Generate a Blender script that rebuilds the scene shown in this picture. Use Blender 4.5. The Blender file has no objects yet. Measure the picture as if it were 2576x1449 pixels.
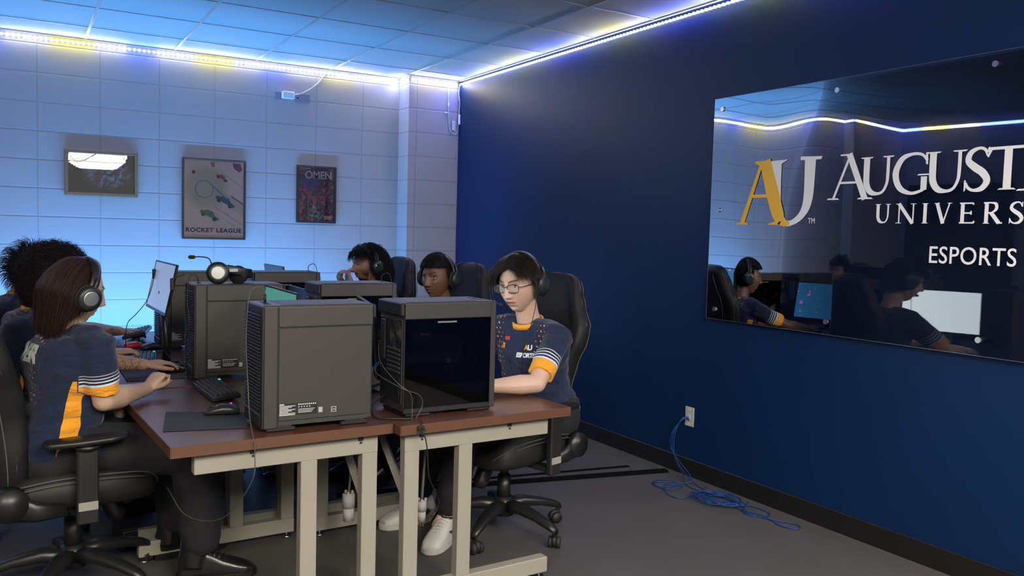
import bpy, bmesh, math, random
from mathutils import Vector, Matrix, noise, Quaternion
from mathutils.bvhtree import BVHTree
random.seed(7)
SC = bpy.context.scene
COL = SC.collection
PI = math.pi
V = Vector
def rad(a): return a * PI / 180

# ------------------------------------------------------------------ camera
F_PX = 2129.44
yaw, pitch, roll = .5317, .0639, .0275
cam_loc = V((-3.3947, -6.9989, 1.3851))
fw = V((math.sin(yaw) * math.cos(pitch), math.cos(yaw) * math.cos(pitch), -math.sin(pitch)))
rt = V((math.cos(yaw), -math.sin(yaw), 0)); up = rt.cross(fw)
r2 = rt * math.cos(roll) + up * math.sin(roll); u2 = -rt * math.sin(roll) + up * math.cos(roll)
cd = bpy.data.cameras.new('camera'); cam = bpy.data.objects.new('camera', cd); COL.objects.link(cam)
cam.matrix_world = Matrix((( r2.x, u2.x, -fw.x, cam_loc.x), (r2.y, u2.y, -fw.y, cam_loc.y), (r2.z, u2.z, -fw.z, cam_loc.z), (0, 0, 0, 1)))
cd.sensor_width = 36; cd.lens = 36 * F_PX / 2576; cd.clip_start = .05
cd.dof.use_dof = False
SC.camera = cam

# ------------------------------------------------------------------ materials
MATS = {}
class NT:
    def __init__(s, name):
        s.m = bpy.data.materials.new(name); s.m.use_nodes = True; s.t = s.m.node_tree
        s.b = s.t.nodes['Principled BSDF']; s.out = s.t.nodes['Material Output']; MATS[name] = s.m
    def n(s, typ, **kw):
        x = s.t.nodes.new(typ)
        for k, v in kw.items(): setattr(x, k, v)
        return x
    def put(s, sock, v):
        if hasattr(v, 'is_output') or isinstance(v, bpy.types.NodeSocket): s.t.links.new(v, sock)
        else: sock.default_value = v
    def m2(s, op, a, b=0.0, c=None):
        x = s.n('ShaderNodeMath', operation=op); s.put(x.inputs[0], a); s.put(x.inputs[1], b)
        if c is not None: s.put(x.inputs[2], c)
        return x.outputs[0]
    def mix(s, f, a, b):
        x = s.n('ShaderNodeMix', data_type='RGBA'); s.put(x.inputs[0], f)
        s.put(x.inputs[6], a if not isinstance(a, tuple) else (*a, 1)); s.put(x.inputs[7], b if not isinstance(b, tuple) else (*b, 1))
        return x.outputs[2]
    def obj(s): return s.n('ShaderNodeTexCoord').outputs['Object']
    def noise(s, scale, detail=3, vec=None, rough=.5):
        x = s.n('ShaderNodeTexNoise'); x.inputs['Scale'].default_value = scale; x.inputs['Detail'].default_value = detail
        x.inputs['Roughness'].default_value = rough
        s.t.links.new(vec if vec is not None else s.obj(), x.inputs['Vector']); return x
    def sep(s, v):
        x = s.n('ShaderNodeSeparateXYZ'); s.t.links.new(v, x.inputs[0]); return x.outputs
    def attr(s, name): return s.n('ShaderNodeAttribute', attribute_name=name)
    def bump(s, h, strength=.3, dist=.002):
        x = s.n('ShaderNodeBump'); x.inputs['Strength'].default_value = strength; x.inputs['Distance'].default_value = dist
        s.t.links.new(h, x.inputs['Height']); s.t.links.new(x.outputs[0], s.b.inputs['Normal'])
    def color(s, c): s.put(s.b.inputs['Base Color'], c if not isinstance(c, tuple) else (*c, 1))
def mat(name, col, rough=.5, metal=0, spec=.5, bump=0, bscale=200, var=0, vscale=8, emit=None, es=0, coat=0, alpha=None):
    if name in MATS: return MATS[name]
    s = NT(name); b = s.b
    b.inputs['Roughness'].default_value = rough; b.inputs['Metallic'].default_value = metal
    b.inputs['Specular IOR Level'].default_value = spec; b.inputs['Coat Weight'].default_value = coat
    if var:
        nz = s.noise(vscale, 4)
        s.color(s.mix(nz.outputs['Fac'], tuple(c * (1 - var) for c in col), tuple(min(1, c * (1 + var)) for c in col)))
    else: s.color(col)
    if bump: s.bump(s.noise(bscale, 2).outputs['Fac'], bump)
    if emit: b.inputs['Emission Color'].default_value = (*emit, 1); b.inputs['Emission Strength'].default_value = es
    return s.m

# ------------------------------------------------------------------ mesh helpers
def new_bm(): return bmesh.new()
def mkobj(name, data, m=None, parent=None, smooth=False):
    if isinstance(data, bmesh.types.BMesh):
        me = bpy.data.meshes.new(name); data.normal_update(); data.to_mesh(me); data.free()
    else: me = data
    if m is not None:
        me.materials.clear()
        for x in (m if isinstance(m, (list, tuple)) else [m]): me.materials.append(x)
    if smooth:
        me.polygons.foreach_set('use_smooth', [True] * len(me.polygons))
    o = bpy.data.objects.new(name, me); COL.objects.link(o)
    if parent is not None: o.parent = parent
    return o
def tag(o, label=None, cat=None, group=None, kind=None):
    if label: o['label'] = label
    if cat: o['category'] = cat
    if group: o['group'] = group
    if kind: o['kind'] = kind
    return o
def thing(name, label, cat, loc=(0, 0, 0), rz=0, group=None):
    o = bpy.data.objects.new(name, None); COL.objects.link(o); o.location = loc; o.rotation_euler = (0, 0, rz)
    o.empty_display_size = .05
    return tag(o, label, cat, group)
def kids(o): return [c for c in bpy.data.objects if c.parent == o]
def copy_tree(o, parent=None):
    c = o.copy(); COL.objects.link(c)
    if parent is not None: c.parent = parent
    for k in kids(o): copy_tree(k, c)
    return c
def box(bm, x0, x1, y0, y1, z0, z1, bev=0, M=None, seg=1):
    r = bmesh.ops.create_cube(bm, size=1); vs = r['verts']
    for v in vs:
        v.co = V(((x0 + x1) / 2 + v.co.x * (x1 - x0), (y0 + y1) / 2 + v.co.y * (y1 - y0), (z0 + z1) / 2 + v.co.z * (z1 - z0)))
    if bev:
        es = list({e for v in vs for e in v.link_edges})
        rr = bmesh.ops.bevel(bm, geom=es, offset=bev, segments=seg, profile=.5, affect='EDGES')
        vs = list({v for f in rr['faces'] for v in f.verts} | {v for v in vs if v.is_valid})
    if M is not None:
        for v in vs: v.co = M @ v.co
    return vs
def ring_pts(c, ax, ay, n=16, sup=2.0):
    out = []
    for i in range(n):
        a = 2 * PI * i / n; ca, sa = math.cos(a), math.sin(a)
        k = (abs(ca) ** sup + abs(sa) ** sup) ** (-1 / sup)
        out.append(c + ax * ca * k + ay * sa * k)
    return out
def loft(bm, rings, close=True, cyc=False):
    vr = [[bm.verts.new(p) for p in r] for r in rings]
    n = len(vr[0]); L = len(vr)
    for i in range(L if cyc else L - 1):
        a, b = vr[i], vr[(i + 1) % L]
        for j in range(n):
            bm.faces.new((a[j], a[(j + 1) % n], b[(j + 1) % n], b[j]))
    if close and not cyc:
        bm.faces.new(list(reversed(vr[0]))); bm.faces.new(vr[-1])
    return vr
def frame_of(d, ref=None):
    d = d.normalized(); ref = ref or (V((0, 0, 1)) if abs(d.z) < .9 else V((1, 0, 0)))
    a = ref.cross(d).normalized(); return a, d.cross(a)
def tube(bm, pts, radii, n=8, caps=True, rnd=False):
    pts = [V(p) for p in pts]
    if not isinstance(radii, (list, tuple)): radii = [radii] * len(pts)
    if rnd:  # rounded ends
        d0 = (pts[0] - pts[1]).normalized(); d1 = (pts[-1] - pts[-2]).normalized(); r0, r1 = radii[0], radii[-1]
        P, R = [], []
        for t in (.97, .75, .4): P.append(pts[0] + d0 * r0 * t); R.append(r0 * math.sqrt(1 - t * t))
        P += pts; R += list(radii)
        for t in (.4, .75, .97): P.append(pts[-1] + d1 * r1 * t); R.append(r1 * math.sqrt(1 - t * t))
        pts, radii = P, R
    rings = []; prev = None
    for i, p in enumerate(pts):
        d = (pts[min(i + 1, len(pts) - 1)] - pts[max(i - 1, 0)])
        if d.length < 1e-9: d = V((0, 0, 1))
        d.normalize()
        if prev is None: a, b = frame_of(d)
        else:
            a = prev - d * prev.dot(d)
            if a.length < 1e-6: a, b = frame_of(d)
            a.normalize(); b = d.cross(a)
        prev = a
        rings.append([p + a * radii[i] * math.cos(2 * PI * k / n) + b * radii[i] * math.sin(2 * PI * k / n) for k in range(n)])
    return loft(bm, rings, close=caps)
def cyl(bm, p0, p1, r0, r1=None, n=20): return tube(bm, [p0, p1], [r0, r0 if r1 is None else r1], n)
def ellip(bm, c, rx, ry, rz, M=None, u=16, v=10):
    r = bmesh.ops.create_uvsphere(bm, u_segments=u, v_segments=v, radius=1)
    for q in r['verts']:
        p = V((q.co.x * rx, q.co.y * ry, q.co.z * rz)); p = (M @ p) if M is not None else p
        q.co = V(c) + p
    return r['verts']
def smoothpath(pts, k=6):
    pts = [V(p) for p in pts]; out = []
    P = [pts[0] * 2 - pts[1]] + pts + [pts[-1] * 2 - pts[-2]]
    for i in range(1, len(P) - 2):
        for j in range(k):
            t = j / k; a, b, c, d = P[i - 1], P[i], P[i + 1], P[i + 2]
            out.append(.5 * ((2 * b) + (c - a) * t + (2 * a - 5 * b + 4 * c - d) * t * t + (3 * b - a - 3 * c + d) * t ** 3))
    out.append(pts[-1]); return out
def cable(name, pts, r, m, parent=None, k=6, n=6):
    bm = new_bm(); tube(bm, smoothpath(pts, k), r, n); return mkobj(name, bm, m, parent, True)
def polymesh(bm, poly, z0=0, z1=.001):
    """extrude a 2-D outline (x,y) between z0 and z1"""
    a = [bm.verts.new((p[0], p[1], z0)) for p in poly]; b = [bm.verts.new((p[0], p[1], z1)) for p in poly]
    n = len(poly)
    try:
        bm.faces.new(list(reversed(a))); bm.faces.new(b)
        for i in range(n): bm.faces.new((a[i], a[(i + 1) % n], b[(i + 1) % n], b[i]))
    except ValueError: pass
def xform(bm, M):
    for v in bm.verts: v.co = M @ v.co
def basis(o, x, y, z): return Matrix(((x.x, y.x, z.x, o.x), (x.y, y.y, z.y, o.y), (x.z, y.z, z.z, o.z), (0, 0, 0, 1)))
def text_bm(body, size=1, ext=0.0005, bold=0, spacing=1, align='LEFT', shear=0):
    c = bpy.data.curves.new('t', 'FONT'); c.body = body; c.size = size; c.extrude = ext; c.offset = bold; c.space_character = spacing
    c.align_x = align; c.shear = shear; c.resolution_u = 4
    o = bpy.data.objects.new('t', c); COL.objects.link(o)
    dg = bpy.context.evaluated_depsgraph_get(); me = bpy.data.meshes.new_from_object(o.evaluated_get(dg))
    bm = new_bm(); bm.from_mesh(me); bpy.data.objects.remove(o); bpy.data.curves.remove(c); bpy.data.meshes.remove(me)
    return bm
def fit_bm(bm, x0, x1, y0, y1):
    xs = [v.co.x for v in bm.verts]; ys = [v.co.y for v in bm.verts]; a, b, c, d = min(xs), max(xs), min(ys), max(ys)
    for v in bm.verts: v.co.x = x0 + (v.co.x - a) / (b - a) * (x1 - x0); v.co.y = y0 + (v.co.y - c) / (d - c) * (y1 - y0)
def remesh(name, bm, voxel, smooth_it=4, fac=.5):
    me = bpy.data.meshes.new(name); bmesh.ops.triangulate(bm, faces=[f for f in bm.faces if len(f.verts) > 4]); bm.normal_update(); bm.to_mesh(me); bm.free()
    o = bpy.data.objects.new('tmp', me); COL.objects.link(o)
    a = o.modifiers.new('r', 'REMESH'); a.mode = 'VOXEL'; a.voxel_size = voxel; a.use_smooth_shade = True
    if smooth_it:
        s = o.modifiers.new('s', 'SMOOTH'); s.factor = fac; s.iterations = smooth_it
    dg = bpy.context.evaluated_depsgraph_get(); out = bpy.data.meshes.new_from_object(o.evaluated_get(dg))
    bpy.data.objects.remove(o); bpy.data.meshes.remove(me); out.name = name
    out.polygons.foreach_set('use_smooth', [True] * len(out.polygons))
    return out
def put_attr(me, name, vals):
    a = me.attributes.new(name, 'FLOAT', 'POINT'); a.data.foreach_set('value', vals)
def strands(name, paths, radii, m, parent, sides=3):
    vs, fs = [], []
    for path, r in zip(paths, radii):
        base = len(vs); n = len(path); prev = None
        for i, p in enumerate(path):
            d = path[min(i + 1, n - 1)] - path[max(i - 1, 0)]
            if d.length < 1e-8: d = V((0, 0, -1))
            a, b = frame_of(d) if prev is None else (None, None)
            if a is None:
                d.normalize(); a = prev - d * prev.dot(d)
                if a.length < 1e-6: a, b = frame_of(d)
                a.normalize(); b = d.cross(a)
            prev = a; rr = r * (1 - .75 * (i / (n - 1)) ** 2)
            for k in range(sides): vs.append(p + a * rr * math.cos(2 * PI * k / sides) + b * rr * math.sin(2 * PI * k / sides))
        for i in range(n - 1):
            for k in range(sides):
                k2 = (k + 1) % sides
                fs.append((base + i * sides + k, base + i * sides + k2, base + (i + 1) * sides + k2, base + (i + 1) * sides + k))
    me = bpy.data.meshes.new(name); me.from_pydata([tuple(v) for v in vs], [], fs); me.update()
    return mkobj(name, me, m, parent, True)
# ------------------------------------------------------------------ room
CEIL = 2.7155; XL = -6.55; YB = -10.6; PD = .218; PX = -.478
Z0 = 2.6404; X0 = -3.2514
def wall_mat():
    s = NT('painted block wall'); x, y, z = s.sep(s.n('ShaderNodeNewGeometry').outputs['Position'])
    def joint(c, off, per, w):
        t = s.m2('DIVIDE', s.m2('SUBTRACT', c, off), per); f = s.m2('FRACT', s.m2('ADD', t, 100.5))
        d = s.m2('MULTIPLY', s.m2('ABSOLUTE', s.m2('SUBTRACT', f, .5)), per)
        g = s.n('ShaderNodeMapRange', interpolation_type='SMOOTHSTEP'); s.put(g.inputs[0], d); g.inputs[1].default_value = 0; g.inputs[2].default_value = w
        g.inputs[3].default_value = 1; g.inputs[4].default_value = 0; return g.outputs[0]
    jz = joint(z, Z0, .2032, .009); jx = s.m2('MULTIPLY', joint(x, X0, .4064, .008), .75)
    nrm = s.sep(s.n('ShaderNodeNewGeometry').outputs['True Normal'])
    jx = s.m2('MULTIPLY', jx, s.m2('ABSOLUTE', nrm[1]))
    j = s.m2('MAXIMUM', jz, jx); nz = s.noise(90, 4).outputs['Fac']
    base = s.mix(s.noise(3, 3).outputs['Fac'], (.375, .345, .335), (.42, .385, .375))
    s.color(s.mix(s.m2('MULTIPLY', j, .45), base, (.17, .16, .165)))
    s.b.inputs['Roughness'].default_value = .62
    s.bump(s.m2('ADD', s.m2('MULTIPLY', j, -1.0), s.m2('MULTIPLY', nz, .12)), .5, .004); return s.m
M_BLOCK = wall_mat()
def navy_mat():
    s = NT('navy paint'); s.color(s.mix(s.noise(1.5, 3).outputs['Fac'], (.0022, .0175, .068), (.0028, .0200, .078)))
    s.b.inputs['Roughness'].default_value = .46; s.b.inputs['Specular IOR Level'].default_value = .25
    s.bump(s.noise(260, 3).outputs['Fac'], .25, .0012); return s.m
M_NAVY = navy_mat()
def ceil_mat():
    s = NT('ceiling tile'); n1 = s.noise(70, 5, rough=.7).outputs['Fac']
    s.color(s.mix(n1, (.46, .45, .43), (.56, .55, .53))); s.b.inputs['Roughness'].default_value = .85
    s.bump(n1, .3, .002); return s.m
def floor_mat():
    s = NT('floor'); o = s.obj(); n1 = s.noise(2.2, 6, rough=.65); n2 = s.noise(14, 4, rough=.6)
    c = s.mix(n1.outputs['Fac'], (.055, .051, .046), (.100, .092, .084))
    m = s.n('ShaderNodeMapRange'); s.put(m.inputs[0], n2.outputs['Fac']); m.inputs[1].default_value = .62; m.inputs[2].default_value = .75
    s.color(s.mix(s.m2('MULTIPLY', m.outputs[0], .35), c, (.12, .11, .10)))
    s.b.inputs['Roughness'].default_value = .5; s.b.inputs['Specular IOR Level'].default_value = .35
    s.bump(n2.outputs['Fac'], .15, .002); return s.m
def quadbox(name, a, b, m, kind='structure'):
    bm = new_bm(); box(bm, a[0], b[0], a[1], b[1], a[2], b[2]); o = mkobj(name, bm, m); o['kind'] = kind; return o
quadbox('floor', (XL - .2, YB - .2, -.1), (.2, .2, 0), floor_mat())
quadbox('ceiling', (XL - .2, YB - .2, CEIL), (.2, .2, CEIL + .1), ceil_mat())
# back wall with the two pilasters in one shell
bm = new_bm(); box(bm, XL - .2, .2, 0, .2, 0, CEIL); box(bm, PX, 0, -PD, .05, 0, CEIL); box(bm, XL, XL + 1.15, -PD, .05, 0, CEIL)
tag(mkobj('wall_back', bm, M_BLOCK), kind='structure')
quadbox('wall_right', (0, YB - .2, 0), (.2, 0, CEIL), M_NAVY)
M_FRONT = mat('dim painted wall', (.035, .036, .042), .8)
M_OFF = mat('off white paint', (.42, .41, .39), .7, var=.05)
quadbox('wall_left', (XL - .2, YB - .2, 0), (XL, 0, CEIL), M_BLOCK)
quadbox('wall_front', (XL, YB - .2, 0), (0, YB, CEIL), M_FRONT)
M_DOOR = mat('dark door', (.018, .018, .02), .5)
bm = new_bm(); box(bm, XL, XL + .05, -1.42, -.34, 0, 2.14, .004); box(bm, XL + .05, XL + .07, -1.3, -.46, .02, 2.06, .003)
d1 = tag(mkobj('door_1', bm, M_DOOR), kind='structure')
bm = new_bm(); cyl(bm, (XL + .07, -.56, 1.0), (XL + .12, -.56, 1.0), .012); cyl(bm, (XL + .12, -.57, 1.0), (XL + .12, -.46 - .22, 1.0), .01)
mkobj('door_handle', bm, mat('steel', (.5, .5, .5), .3, 1), d1, True)
M_BASE = mat('black rubber base', (.010, .009, .009), .45, spec=.4)
def baseboard(name, pts):
    bm = new_bm()
    for (xa, ya, xb, yb) in pts: box(bm, min(xa, xb), max(xa, xb), min(ya, yb), max(ya, yb), 0, .102, .003)
    box(bm, *pts[0][:1], pts[0][0] + .001, pts[0][1], pts[0][1] + .001, 0, .01)
    tag(mkobj(name, bm, M_BASE), kind='structure')
baseboard('baseboard_right', [(-.012, YB, 0, -PD)])
baseboard('baseboard_back', [(XL + 1.15, -.012, PX, 0), (PX, -PD - .012, -.012, -PD), (PX - .012, -PD, PX, 0), (XL, -PD - .012, XL + 1.15, -PD)])
baseboard('baseboard_left', [(XL, YB, XL + .012, -1.42)])
# T-bar ceiling grid
M_TBAR = mat('grey enamel grid', (.36, .36, .36), .42, spec=.4)
bm = new_bm()
for k in range(11): box(bm, -.50 - .61 * k - .009, -.50 - .61 * k + .009, YB, 0, CEIL - .0045, CEIL + .001, .001)
for k in range(18):
    y = -.44 - .61 * k
    if y > YB: box(bm, XL, 0, y - .009, y + .009, CEIL - .004, CEIL + .001, .001)
for (a, b, c, d) in ((XL, 0, -.022, 0), (-.022, 0, YB, 0), (XL, XL + .022, YB, 0)): box(bm, a, b, c, d, CEIL - .008, CEIL + .001)
box(bm, PX - .022, 0, -PD - .022, -PD, CEIL - .008, CEIL + .001)
tag(mkobj('trim_1', bm, M_TBAR), kind='structure')

# ------------------------------------------------------------------ LED strip
COLS = {'w': (.80, .82, 1.0), 'y': (1.0, .90, .12), 'b': (.06, .12, 1.0)}
def led_mat(k, s): return mat('led ' + k, (.8, .8, .8), .4, emit=COLS[k], es=s)
LM = {'w': led_mat('w', 30), 'y': led_mat('y', 26), 'b': mat('led b', (.8, .8, .8), .4, emit=(.30, .38, 1.0), es=30)}
M_TAPE = mat('led tape', (.55, .55, .58), .35)
LPOW = {'w': 4.0, 'y': 4.8, 'b': 8.5}
BEAD = {}
def bead_mesh(k):
    if k not in BEAD:
        bm = new_bm(); ellip(bm, V((0, 0, 0)), .0085, .0085, .0085, u=6, v=4); me = bpy.data.meshes.new('diode'); bm.to_mesh(me); bm.free(); me.materials.append(LM[k]); BEAD[k] = me  # beads oversized to stand in for lens bloom
    return BEAD[k]
for k_ in LM: LM[k_].cycles.emission_sampling = 'NONE'
def led_strip(label, path, segs, inward, z=CEIL - .035):
    """path: list of (x,y) corners; segs: list of (length, key)"""
    t = thing('led_light_strip', label, 'light strip', (*path[0], z))
    base = V((*path[0], z)); bm = new_bm()
    for i in range(len(path) - 1):
        a, b = V((*path[i], z)) - base, V((*path[i + 1], z)) - base; n = inward[i]
        lo = V((min(a.x, b.x), min(a.y, b.y), 0)); hi = V((max(a.x, b.x), max(a.y, b.y), 0))
        ex = .0015
        box(bm, lo.x - ex, hi.x + ex, lo.y - ex, hi.y + ex, -.006, .006)
    mkobj('tape', bm, M_TAPE, t)
    beads = {}; lights = []; si = 0; left = segs[0][0]
    for i in range(len(path) - 1):
        a, b = V((*path[i], z)) - base, V((*path[i + 1], z)) - base; L = (b - a).length; d = (b - a) / L; pos = 0; start = 0; n = V((*inward[i], 0))
        while pos < L - 1e-4:
            step = min(left, L - pos); key = segs[si % len(segs)][1]; lights.append((a + d * (pos + step / 2), d, n, step, key))
            k0 = int(pos / .034) + 1; q = k0 * .034
            while q < pos + step:
                beads.setdefault((si, key), []).append((a + d * q + n * .004, d, n)); q += .034
            pos += step; left -= step
            if left < 1e-4: si += 1; left = segs[si % len(segs)][0]
    allb = sorted([((base + p - cam_loc).length, p, key) for (si, key), L in beads.items() for p, d, n in L], key=lambda q: q[0])
    allb = [b for b in allb if fw.dot(base + b[1] - cam_loc) > .5] + [b for b in allb if fw.dot(base + b[1] - cam_loc) <= .5]
    for dd, p, key in allb[:100]:
        o = bpy.data.objects.new('diode', bead_mesh(key)); COL.objects.link(o); o.parent = t; o.location = p
    if len(allb) > 100:
        bm = new_bm(); ks = []
        for dd, p, key in allb[100:]:
            n0 = len(bm.faces); ellip(bm, p, .0085, .0085, .0085, u=6, v=4); bm.faces.ensure_lookup_table()
            for f_ in bm.faces[n0:]: f_.material_index = 'wyb'.index(key)
        o = mkobj('far_diodes', bm, [LM['w'], LM['y'], LM['b']], t, True); o['kind'] = 'stuff'
    for p, d, n, step, key in lights:
        ld = bpy.data.lights.new('strip glow', 'AREA'); ld.shape = 'RECTANGLE'; ld.size = step; ld.size_y = .024  # lamps wider than the tape, imitating the bloom around the strip
        ld.color = COLS[key]; ld.energy = LPOW[key] * step; ld.spread = PI
        o = bpy.data.objects.new('strip_glow', ld); COL.objects.link(o); o.parent = t
        z_ = -(n * .75 + V((0, 0, -.66))).normalized(); x_ = d; y_ = z_.cross(x_)
        o.matrix_local = basis(p + n * .011, x_, y_, z_)
    return t
S = 'w', 'y', 'b'
seg = [(.30, 'y'), (.20, 'w'), (.22, 'b'), (.28, 'w')]
led_strip('bright strip of tiny lights along the top of the block wall and pilaster',
          [(XL + 1.15, -.006), (PX - .006, -.006), (PX - .006, -PD - .006), (-.02, -PD - .006)],
          [(.22, 'w')] + seg * 5 + [(.9, 'y')] * 0 + [(.30, 'y'), (.30, 'w'), (.9, 'b')], [(0, -1), (-1, 0), (0, -1)])
led_strip('bright strip of tiny lights running along the top of the dark blue wall',
          [(-.006, -PD - .012), (-.006, -9.6)], [(.45, 'b'), (.2, 'w')] + [(.30, 'w'), (.26, 'y'), (.22, 'w'), (.44, 'b')] * 10, [(-1, 0)])
led_strip('strip of tiny lights along the door wall, mirrored in the clear sign',
          [(XL + 1.156, -.01), (XL + 1.156, -PD - .006), (XL + .006, -PD - .006), (XL + .006, -1.7)],
          [(.30, 'b'), (.20, 'y'), (.30, 'w'), (.45, 'b')] * 4, [(1, 0), (0, -1), (1, 0)])

# ------------------------------------------------------------------ tables
M_WOODTOP = None
def wood(name, c1, c2, rough, coat=0):
    s = NT(name); o = s.obj(); mp = s.n('ShaderNodeMapping'); mp.inputs['Scale'].default_value = (9, 1.1, 9); s.t.links.new(o, mp.inputs[0])
    n1 = s.noise(5, 8, mp.outputs[0], .65).outputs['Fac']; s.color(s.mix(n1, c1, c2))
    s.b.inputs['Roughness'].default_value = rough; s.b.inputs['Coat Weight'].default_value = coat; s.b.inputs['Coat Roughness'].default_value = .2
    s.bump(n1, .05, .001); return s.m
M_TOP = wood('walnut laminate', (.060, .022, .012), (.105, .043, .024), .34, .15)
M_EDGE = wood('walnut edge', (.075, .030, .014), (.125, .054, .027), .5)
M_CREAM = mat('cream enamel steel', (.28, .265, .215), .5, var=.08, vscale=5, bump=.08, bscale=60)
M_RUB = mat('black rubber', (.012, .012, .012), .6)
M_CHROME = mat('chrome', (.6, .6, .6), .2, 1)
def make_table():
    t = thing('computer_table', '', 'table')
    bm = new_bm(); box(bm, -.372, .372, -.498, .498, .668, .6985); mkobj('tabletop', bm, M_TOP, t)
    bm = new_bm(); z0, z1 = .664, .6995
    for a in ((-.376, -.372, -.502, .502), (.372, .376, -.502, .502), (-.372, .372, -.502, -.498), (-.372, .372, .498, .502)): box(bm, *a, z0, z1, .0008)
    mkobj('edge_band', bm, M_EDGE, t)
    for sy in (-1, 1):
        y = sy * .44
        bm = new_bm(); box(bm, -.295, .337, y - .02, y + .02, .592, .6635, .002); mkobj('apron', bm, M_CREAM, t)
        for x in (.307, .083):
            bm = new_bm(); box(bm, x - .029, x + .029, y - .02, y + .02, .088, .5925, .002); mkobj('leg', bm, M_CREAM, t)
        bm = new_bm(); box(bm, -.31, .337, y - .024, y + .024, .026, .0885, .003); mkobj('foot_rail', bm, M_CREAM, t)
        for x in (-.285, .31):
            bm = new_bm(); cyl(bm, (x, y, 0), (x, y, .008), .02, .02); cyl(bm, (x, y, .008), (x, y, .027), .006); mkobj('glide', bm, M_CHROME, t, True)
        for x in (-.11, .27):
            bm = new_bm(); box(bm, x - .010, x + .010, y - .024 if sy < 0 else y + .019, y - .019 if sy < 0 else y + .024, .640, .662, .002); cyl(bm, (x, y + sy * .022, .634), (x, y + sy * .026, .634), .004, n=8); mkobj('clip', bm, M_RUB, t)
        bm = new_bm(); tube(bm, [(.307, y - sy * .02, .40), (.307, y - sy * .30, .645)], .016, 4); mkobj('brace', bm, M_CREAM, t)
    return t
T0 = make_table()
TAB = [(-2.640, -3.745, 3, 'front left brown laminate table carrying the keyboard and the grey tower, cream steel legs'),
       (-1.883, -3.757, 183, 'front right brown laminate table with cream legs, under the tower with a dark glass side'),
       (-2.645, -2.725, 0, 'middle table of the left row, below the second grey tower and the tattooed arm'),
       (-1.878, -2.735, 180, 'middle table of the right row, behind the glass sided front tower'),
       (-2.645, -1.705, 0, 'rear table of the left row, below the furthest left tower and the tall black keyboard'),
       (-1.878, -1.715, 180, 'rear table of the right row, nearest the block wall')]
for i, (x, y, a, lab) in enumerate(TAB):
    o = T0 if i == 0 else copy_tree(T0); o.location = (x, y, 0); o.rotation_euler.z = rad(a); tag(o, lab, 'table', 'computer tables in two facing rows')

# ------------------------------------------------------------------ computer towers
M_CASE = mat('grey tower steel', (.068, .064, .058), .42, .5, bump=.04, bscale=400)
M_CASED = mat('dark tower plastic', (.014, .0135, .015), .5)
M_VENT = mat('vent black', (.006, .006, .007), .55)
M_LBL = mat('label black', (.008, .008, .008), .5); M_PRN = mat('label print', (.55, .56, .55), .5); M_HOLO = mat('holo sticker', (.45, .55, .48), .3, .4)
def glassmat(name, tint, refl=1.0, rough=.02, ior=1.5):
    s = NT(name); t = s.t; tr = s.n('ShaderNodeBsdfTransparent'); tr.inputs[0].default_value = (*tint, 1)
    g = s.n('ShaderNodeBsdfGlossy'); g.inputs['Roughness'].default_value = rough; g.inputs['Color'].default_value = (refl, refl, refl, 1)
    fr = s.n('ShaderNodeFresnel'); fr.inputs[0].default_value = ior; mx = s.n('ShaderNodeMixShader')
    t.links.new(fr.outputs[0], mx.inputs[0]); t.links.new(tr.outputs[0], mx.inputs[1]); t.links.new(g.outputs[0], mx.inputs[2]); t.links.new(mx.outputs[0], s.out.inputs[0]); return s.m
M_TGLASS = glassmat('tinted tower glass', (.42, .42, .45), 1, .02, 1.4)
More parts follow.
